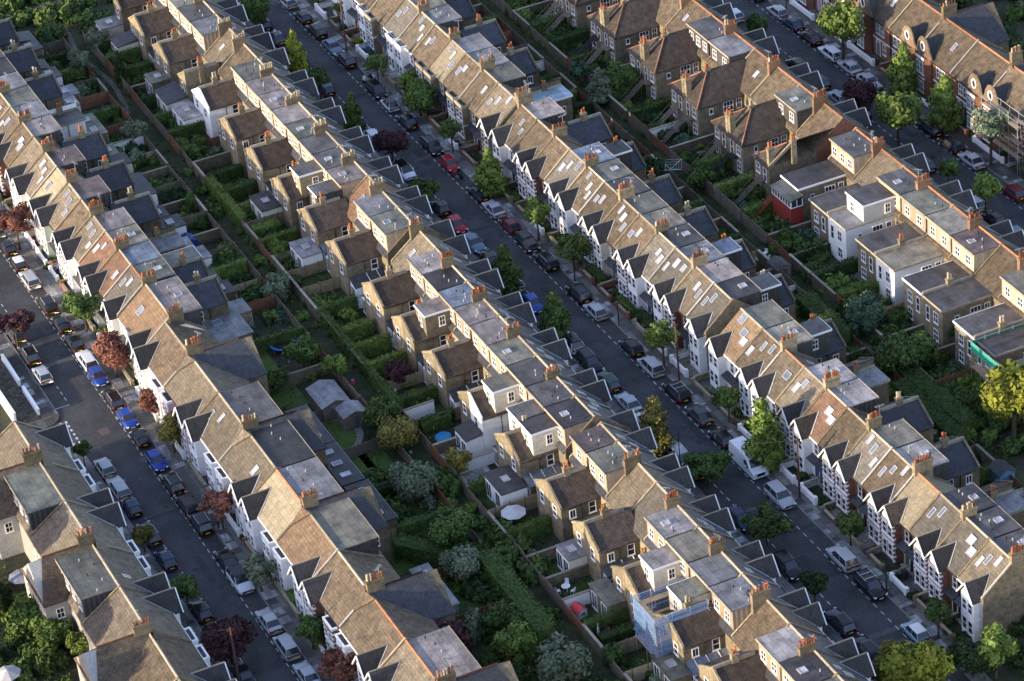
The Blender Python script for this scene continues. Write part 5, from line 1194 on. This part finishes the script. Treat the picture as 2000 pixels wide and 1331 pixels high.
# playhouse
u, v = px(1131, 1190, .8); o = thing('playhouse', 'small white playhouse with red roof on the near garden lawn', 'playhouse', u, v, 0, .2)
rp = mat('red plastic', (.6, .05, .06), .5, 'plain'); part('wall', MB().ext([(-.55, 0), (.55, 0), (.55, .9), (0, 1.3), (-.55, .9)], -.7, .7), wpaint, o)
part('roof', MB().slab([(-.8, -.68, .85), (.8, -.68, .85), (.8, 0, 1.42), (-.8, 0, 1.42)], .05).slab([(-.8, 0, 1.42), (.8, 0, 1.42), (.8, .68, .85), (-.8, .68, .85)], .05), rp, o); part('window', MB().box(.7, -.25, .4, .73, .25, .7), mat('teal plastic', (.02, .3, .3), .5, 'plain'), o)
# parasols
def parasol(x, y, c, lab, open_=False, h=2.3):
    u, v = px(x, y, 1.6); o = thing('parasol', lab, 'parasol', u, v); part('pole', MB().tube((0, 0, 0), (0, 0, h), .035, 6), blackp, o)
    b = MB(); n = 8
    if open_:
        for k in range(n): a0, a1 = 2*PI*k/n, 2*PI*(k+1)/n; b.face((0, 0, h), (1.5*math.cos(a0), 1.5*math.sin(a0), h-.55), (1.5*math.cos(a1), 1.5*math.sin(a1), h-.55))
    else: b.tube((0, 0, h-1.5), (0, 0, h+.05), .2, 8, .03)
    part('canopy', b, c, o)
clo = mat('grey canvas', (.5, .5, .52), .8, 'noise', amp=.1); blu = mat('blue canvas', (.08, .1, .4), .8, 'noise', amp=.1)
parasol(201, 212, blu, 'closed blue parasol in the walled yard'); parasol(100, 52, clo, 'closed pale parasol beside the dirt lane'); parasol(240, 285, clo, 'white closed parasol in the left terrace garden'); parasol(1168, 1228, clo, 'folded grey parasol on the deck near the scaffold')
parasol(1003, 1003, clo, 'open pale grey parasol beside the clipped ball', True); parasol(1175, 1310, clo, 'none') if 0 else None; parasol(42, 1128, mat('dusky canvas', (.2, .22, .28), .8, 'noise'), 'open dusky grey parasol in the bottom left garden', True); parasol(15, 1318, clo, 'open white canopy at the bottom left corner', True)
# toys and oddments
def lump(name, x, y, sz, c, lab, cat, z=.2):
    u, v = px(x, y, z); o = thing(name, lab, cat, u, v, 0, .5)
    part('body', MB().tube((0, 0, 0), (0, 0, sz*.6), sz*.55, 9, sz*.4), c, o); part('lid', MB().tube((0, 0, sz*.6), (0, 0, sz*.66), sz*.46, 9, sz*.3), c, o)
org = mat('orange fabric', (.7, .13, .03), .7, 'noise', amp=.1); grn = mat('green plastic', (.1, .5, .1), .5, 'plain'); pnk = mat('pink plastic', (.75, .08, .25), .5, 'plain')
lump('plastic_tub', 1812, 828, .8, grn, 'bright green tub in the shaded right garden', 'tub'); lump('plastic_tub', 1790, 771, .9, mat('mint table', (.25, .6, .4), .5, 'plain'), 'pale green round tub beside the brown fence', 'tub')
lump('plastic_tub', 1640, 645, .8, rp, 'red plastic bin in the garden left of the big tree', 'tub'); lump('plastic_tub', 1188, 1232, .7, pnk, 'pink plastic seat on the near deck', 'toy'); lump('plastic_tub', 1183, 1188, .7, org, 'orange toy beside the playhouse', 'toy'); lump('plastic_tub', 690, 745, .6, pnk, 'pink toy beside the felt roofed shed', 'toy'); lump('plastic_tub', 802, 882, .4, lb, 'pale blue pot on the lane beside the central garden', 'pot')
u, v = px(1193, 187, 1); o = thing('kayak', 'orange canoe standing upright among garden trees, top centre', 'canoe', u, v, 0, .4)
part('hull', MB().ext([(-.3, 0), (.3, 0), (.35, 1.2), (.2, 2.3), (0, 2.7), (-.2, 2.3), (-.35, 1.2)], -.12, .12), org, o)
part('cockpit', MB().ext([(-.15, 1.0), (.15, 1.0), (.15, 1.6), (-.15, 1.6)], .121, .14), blackp, o)
# blue covered frame
u, v = px(368, 470, 1); o = thing('covered_frame', 'blue tarpaulin covered frame at the end of the grey rear extension', 'covered frame', u, v); part('tarpaulin', MB().ext([(-1.1, 0), (1.1, 0), (.9, 1.3), (0, 1.7), (-.9, 1.3)], -1.0, 1.0), mat('blue tarpaulin', (.02, .06, .2), .6, 'noise', amp=.4), o); part('frame', MB().tube((-1.02, -1.1, 0), (-1.02, -.9, 1.3), .03, 5).tube((1.02, -1.1, 0), (1.02, -.9, 1.3), .03, 5), alu, o)
# rotary dryer
u, v = px(1310, 325, 1.9); o = thing('rotary_dryer', 'white rotary clothes dryer frame standing in the right terrace garden', 'clothes dryer', u, v)
part('post', MB().tube((0, 0, 0), (0, 0, 2.2), .03, 6), alu, o); b = MB()
for k in range(4):
    a_ = k*PI/2+.3; e_ = (2*math.cos(a_), 2*math.sin(a_), 2.1); b.tube((0, 0, 1.5), e_, .025, 4); e2 = (2*math.cos(a_+PI/2), 2*math.sin(a_+PI/2), 2.1)
    for q in (1, .75, .5): b.tube(tuple(t*q if i < 2 else 1.5+.6*q for i, t in enumerate(e_)), tuple(t*q if i < 2 else 1.5+.6*q for i, t in enumerate(e2)), .012, 3)
part('arms', b, wpaint, o)
# washing
u, v = px(450, 685, 1.5); o = thing('washing_line', 'washing line with pink and white clothes behind the left terrace', 'washing line', u, v, 0, .3)
part('line', MB().tube((-2, 0, 1.9), (2, 0, 1.9), .012, 3).tube((-2, 0, 0), (-2, 0, 1.95), .04, 5).tube((2, 0, 0), (2, 0, 1.95), .04, 5), alu, o)
for k, m in enumerate((pnk, blu, pnk, wpaint)): part('garment', MB().box(-1.6+k*.8, -.02, 1.0, -1.0+k*.8, .02, 1.88), m, o)

# ------------------------------------------------------------------ scaffolds
net = mat('blue scaffold net', (.2, .4, .8), .8, 'noise', amp=.15, alpha=.24); netg = mat('green scaffold net', (.04, .35, .25), .8, 'noise', amp=.15, alpha=.85)
def scaffold(u0, u1, v0, v1, hs, netm, lab, sides, zn=(3.0, 8.6)):
    o = thing('scaffold', lab, 'scaffold', u0, v0); W_, D_ = u1-u0, v1-v0; H = hs[-1]+1.2
    b = MB(); nu = max(2, int(W_/1.8)+1); nv = max(2, int(D_/1.8)+1)
    pts = [(W_*i/(nu-1), y) for i in range(nu) for y in (0, D_)]+[(x, D_*j/(nv-1)) for j in range(1, nv-1) for x in (0, W_)]
    for x, y in pts: b.tube((x, y, 0), (x, y, H), .035, 5)
    part('standards', b, alu, o); b = MB()
    for z in list(hs)+[h+1 for h in hs]:
        for y in (0, D_): b.tube((-.3, y, z), (W_+.3, y, z), .03, 5)
        for x in (0, W_): b.tube((x, -.3, z+.06), (x, D_+.3, z+.06), .03, 5)
    for k in range(nu-1): b.tube((W_*k/(nu-1), D_, 0), (W_*(k+1)/(nu-1), D_, hs[0]), .03, 5)
    part('ledgers', b, alu, o)
    for z in hs: part('boards', MB().box(0, 0, z+.1, W_, 1.0, z+.15).box(0, D_-1.0, z+.1, W_, D_, z+.15).box(W_-.8, 1.02, z+.1, W_, D_-1.02, z+.15).box(0, 1.02, z+.1, .8, D_-1.02, z+.15), timberp, o)
    if netm:
        for s in sides:
            z0, z1 = zn
            if s == 'v0': part('netting', MB().box(0, -.07, z0, W_, -.05, z1), netm, o)
            if s == 'v1': part('netting', MB().box(0, D_+.05, z0, W_, D_+.07, z1), netm, o)
            if s == 'u1': part('netting', MB().box(W_+.05, 0, z0, W_+.07, D_, z1), netm, o)
            if s == 'u0': part('netting', MB().box(-.07, 0, z0, -.05, D_, z1), netm, o)
    lad = MB(); lad.tube((W_+.3, .2, 0), (W_+.1, -.1, hs[-1]+1), .03, 4); lad.tube((W_+.3, .7, 0), (W_+.1, .4, hs[-1]+1), .03, 4)
    for k in range(int(hs[-1]/.35)): z = .3+k*.35; lad.tube((W_+.29, .2, z), (W_+.29, .7, z), .02, 4)
    part('ladder', lad, alu, o)
scaffold(133.8, 138.6, -35.2, -28.9, (2.2, 4.4, 6.5), net, 'scaffold with blue netting around the near back addition', ('v0', 'u0', 'u1'), (2.5, 7.6))
scaffold(109.3, 119, 21.4, 29, (2.4, 4.9), netg, 'scaffold with green netting at the flat roofed house, right edge', ('v0', 'u1', 'u0'), (4.7, 5.9))
scaffold(62.5, 71, 52.4, 54.0, (2.2, 4.4, 6.6), None, 'white tube scaffold on the front of the last curved gable house', ())

# special roof features
u, v = 68.6, 23.0
o = thing('red_conservatory', 'red timber lean-to conservatory with white windows and stair, behind the brick maisonettes', 'conservatory', 63.2, 20.6)
redt = mat('red boards', (.27, .04, .03), .7, 'noise', amp=.2)
part('wall', MB().box(0, 0, 0, 4.9, 1.75, 3.9), redt, o); part('roof', MB().slab([(-.15, -.2, 4.9), (5.05, -.2, 4.9), (5.05, 1.8, 5.3), (-.15, 1.8, 5.3)], .1), FR['T'], o); part('glazing', MB().box(.1, .04, 3.9, 4.85, 1.74, 4.8), glass, o)
b = MB()
for k in range(8): b.box(.05+k*.67, -.04, 3.9, .13+k*.67, .04, 4.8)
for k in range(3): b.box(4.85, .05+k*.8, 3.9, 4.95, .13+k*.8, 4.8)
b.box(0, -.05, 3.82, 4.97, .0, 3.92).box(4.9, 0, 3.82, 4.97, 1.75, 3.92); part('window_frame', b, wpaint, o); garden_stair_root = o
b = MB()
for k in range(12): b.box(-1.0, -.3-k*.27, 2.6-k*.22, -.1, 0-k*.27, 2.66-k*.22)
part('steps', b, redt, o)
# long glazed rear extensions of the wide houses
for u0, v0, u1, v1, h, lab in ((83.9, -51.6, 92.5, -48.9, 3.0, 'black flat rear extension with roof windows, beside the gravel curve'), (74.8, -51.5, 83.5, -48.9, 3.0, 'dark rear extension with glass corner below the felt roofed building'), (93, -51.5, 101.5, -48.7, 3.0, 'dark glazed rear extension of the pale slab roofed house'), (47.6, -53.8, 56.2, -48.4, 3.1, 'large grey flat extension with double rooflight above the washing line'), (38.5, -53.9, 46.9, -48.6, 3.1, 'blue grey flat extension with two rooflights, left terrace'), (111.2, -51.4, 119.4, -49.3, 2.9, 'grey rear extension near the bottom hedge')):
    o = thing('rear_extension', lab, 'house extension', u0, v0); W_, D_ = u1-u0, v1-v0
    part('wall', MB().box(0, 0, 0, W_, D_, h), stockd, o); m = FR['K'] if 'dark' in lab or 'black' in lab else FR['S']
    part('roof', MB().box(-.1, 0, h, W_+.1, D_+.12, h+.14), m, o); part('fascia', MB().box(-.12, D_+.12, h-.08, W_+.12, D_+.17, h+.17), lead, o)
    for k in range(3 if m is FR['K'] else 2): rooflight(o, (W_*(.2+.3*k), D_*.45, h+.2), 0, 1.2 if D_ > 3 else .8, 1.2, k != 1)
    for k in range(4): window(o, W_*(k+.5)/4, D_, .1, 1.7, 2.3, PI, 1, False)
# oval lawn and gravel curve
u, v = px(655, 852, 0)
b = MB(); b.ext([(u+3.3*math.cos(t*PI/14), v+2.4*math.sin(t*PI/14)) for t in range(28)], 0, .06, 'z'); struct('lawn', b, mat('bright lawn', (.085, .13, .03), .95, 'world', amp=.25, scale=.8))
b = MB(); b.ext([(u-.6+4.7*math.cos(t*PI/14), v-.3+3.7*math.sin(t*PI/14)) for t in range(28)], 0, .04, 'z'); struct('gravel_path', b, mat('gravel', (.25, .23, .2), .9, 'world'))
for x0, y0, a_, b_ in ((690, 905, 5, 4), (800, 1085, 6, 5), (500, 715, 6, 4.5), (560, 780, 5, 4), (735, 900, 4, 3)):
    u, v = px(x0, y0); sheet('lawn', u-a_/2, v-b_/2, u+a_/2, v+b_/2, .05, MT['bright lawn'])
u, v = px(948, 973); b = MB(); b.ext([(u+1.2*math.cos(t*PI/10), v+.9*math.sin(t*PI/10)) for t in range(20)], 0, .06, 'z'); struct('lawn', b, MT['bright lawn'])
# white courtyard walls
for x0, y0, x1, y1, lab in ((790, 815, 848, 795, 'white courtyard wall behind the yellow table'), (848, 868, 800, 845, 'white wall')):
    if lab == 'white wall': continue
    a_ = px(x0, y0, 1); b_ = px(x1, y1, 1); gwall('garden_wall', a_[0], a_[1], b_[0], b_[1], 1.9, white, .2, lab, 'garden wall', None)
sheet('terrace_floor', 88.6, -38.5, 98.2, -34.2, .05, mat('white terrace', (.5, .5, .49), .8, 'slab', amp=.1, bw=.6, bh=.6))
# corner building bottom right
o = thing('corner_building', 'cream parapet building at the bottom right corner', 'building', 160, 2.5); part('wall', MB().box(0, 0, 0, 9, 9, 6.2), cream, o); part('parapet', MB().box(-.2, -.2, 6.2, 9.2, .2, 6.9).box(-.2, .2, 6.2, .2, 9.2, 6.9), coping, o); part('roof', MB().box(.2, .2, 6.2, 9, 9, 6.35), FR['D'], o)
for k in range(3): window(o, 1.5+k*2.7, 0, 3.4, 1, 1.6, 0, 1)

# ivy covered fences
rv = random.Random(31)
for bounds, v0, v1, nm in ((MB_, -33.5, -38.6, 'middle terrace'), (AB_, -49, -42.1, 'left terrace'), (BB_, 10.5, 13.7, 'right terrace'), (CB_, 23, 17, 'brick maisonettes')):
    for i, u in enumerate(bounds):
        if rv.random() < .4 and inframe(u, v0): hedge(u, v0, u+.2, v1, rv.uniform(.7, 1.3), rv.uniform(1.5, 2.2), rv.choice('ggld'), 'leafy hedge over the boundary, %s from near end, %s gardens' % (ordn(len(bounds)-i), nm), 'boundary hedges of the '+nm)
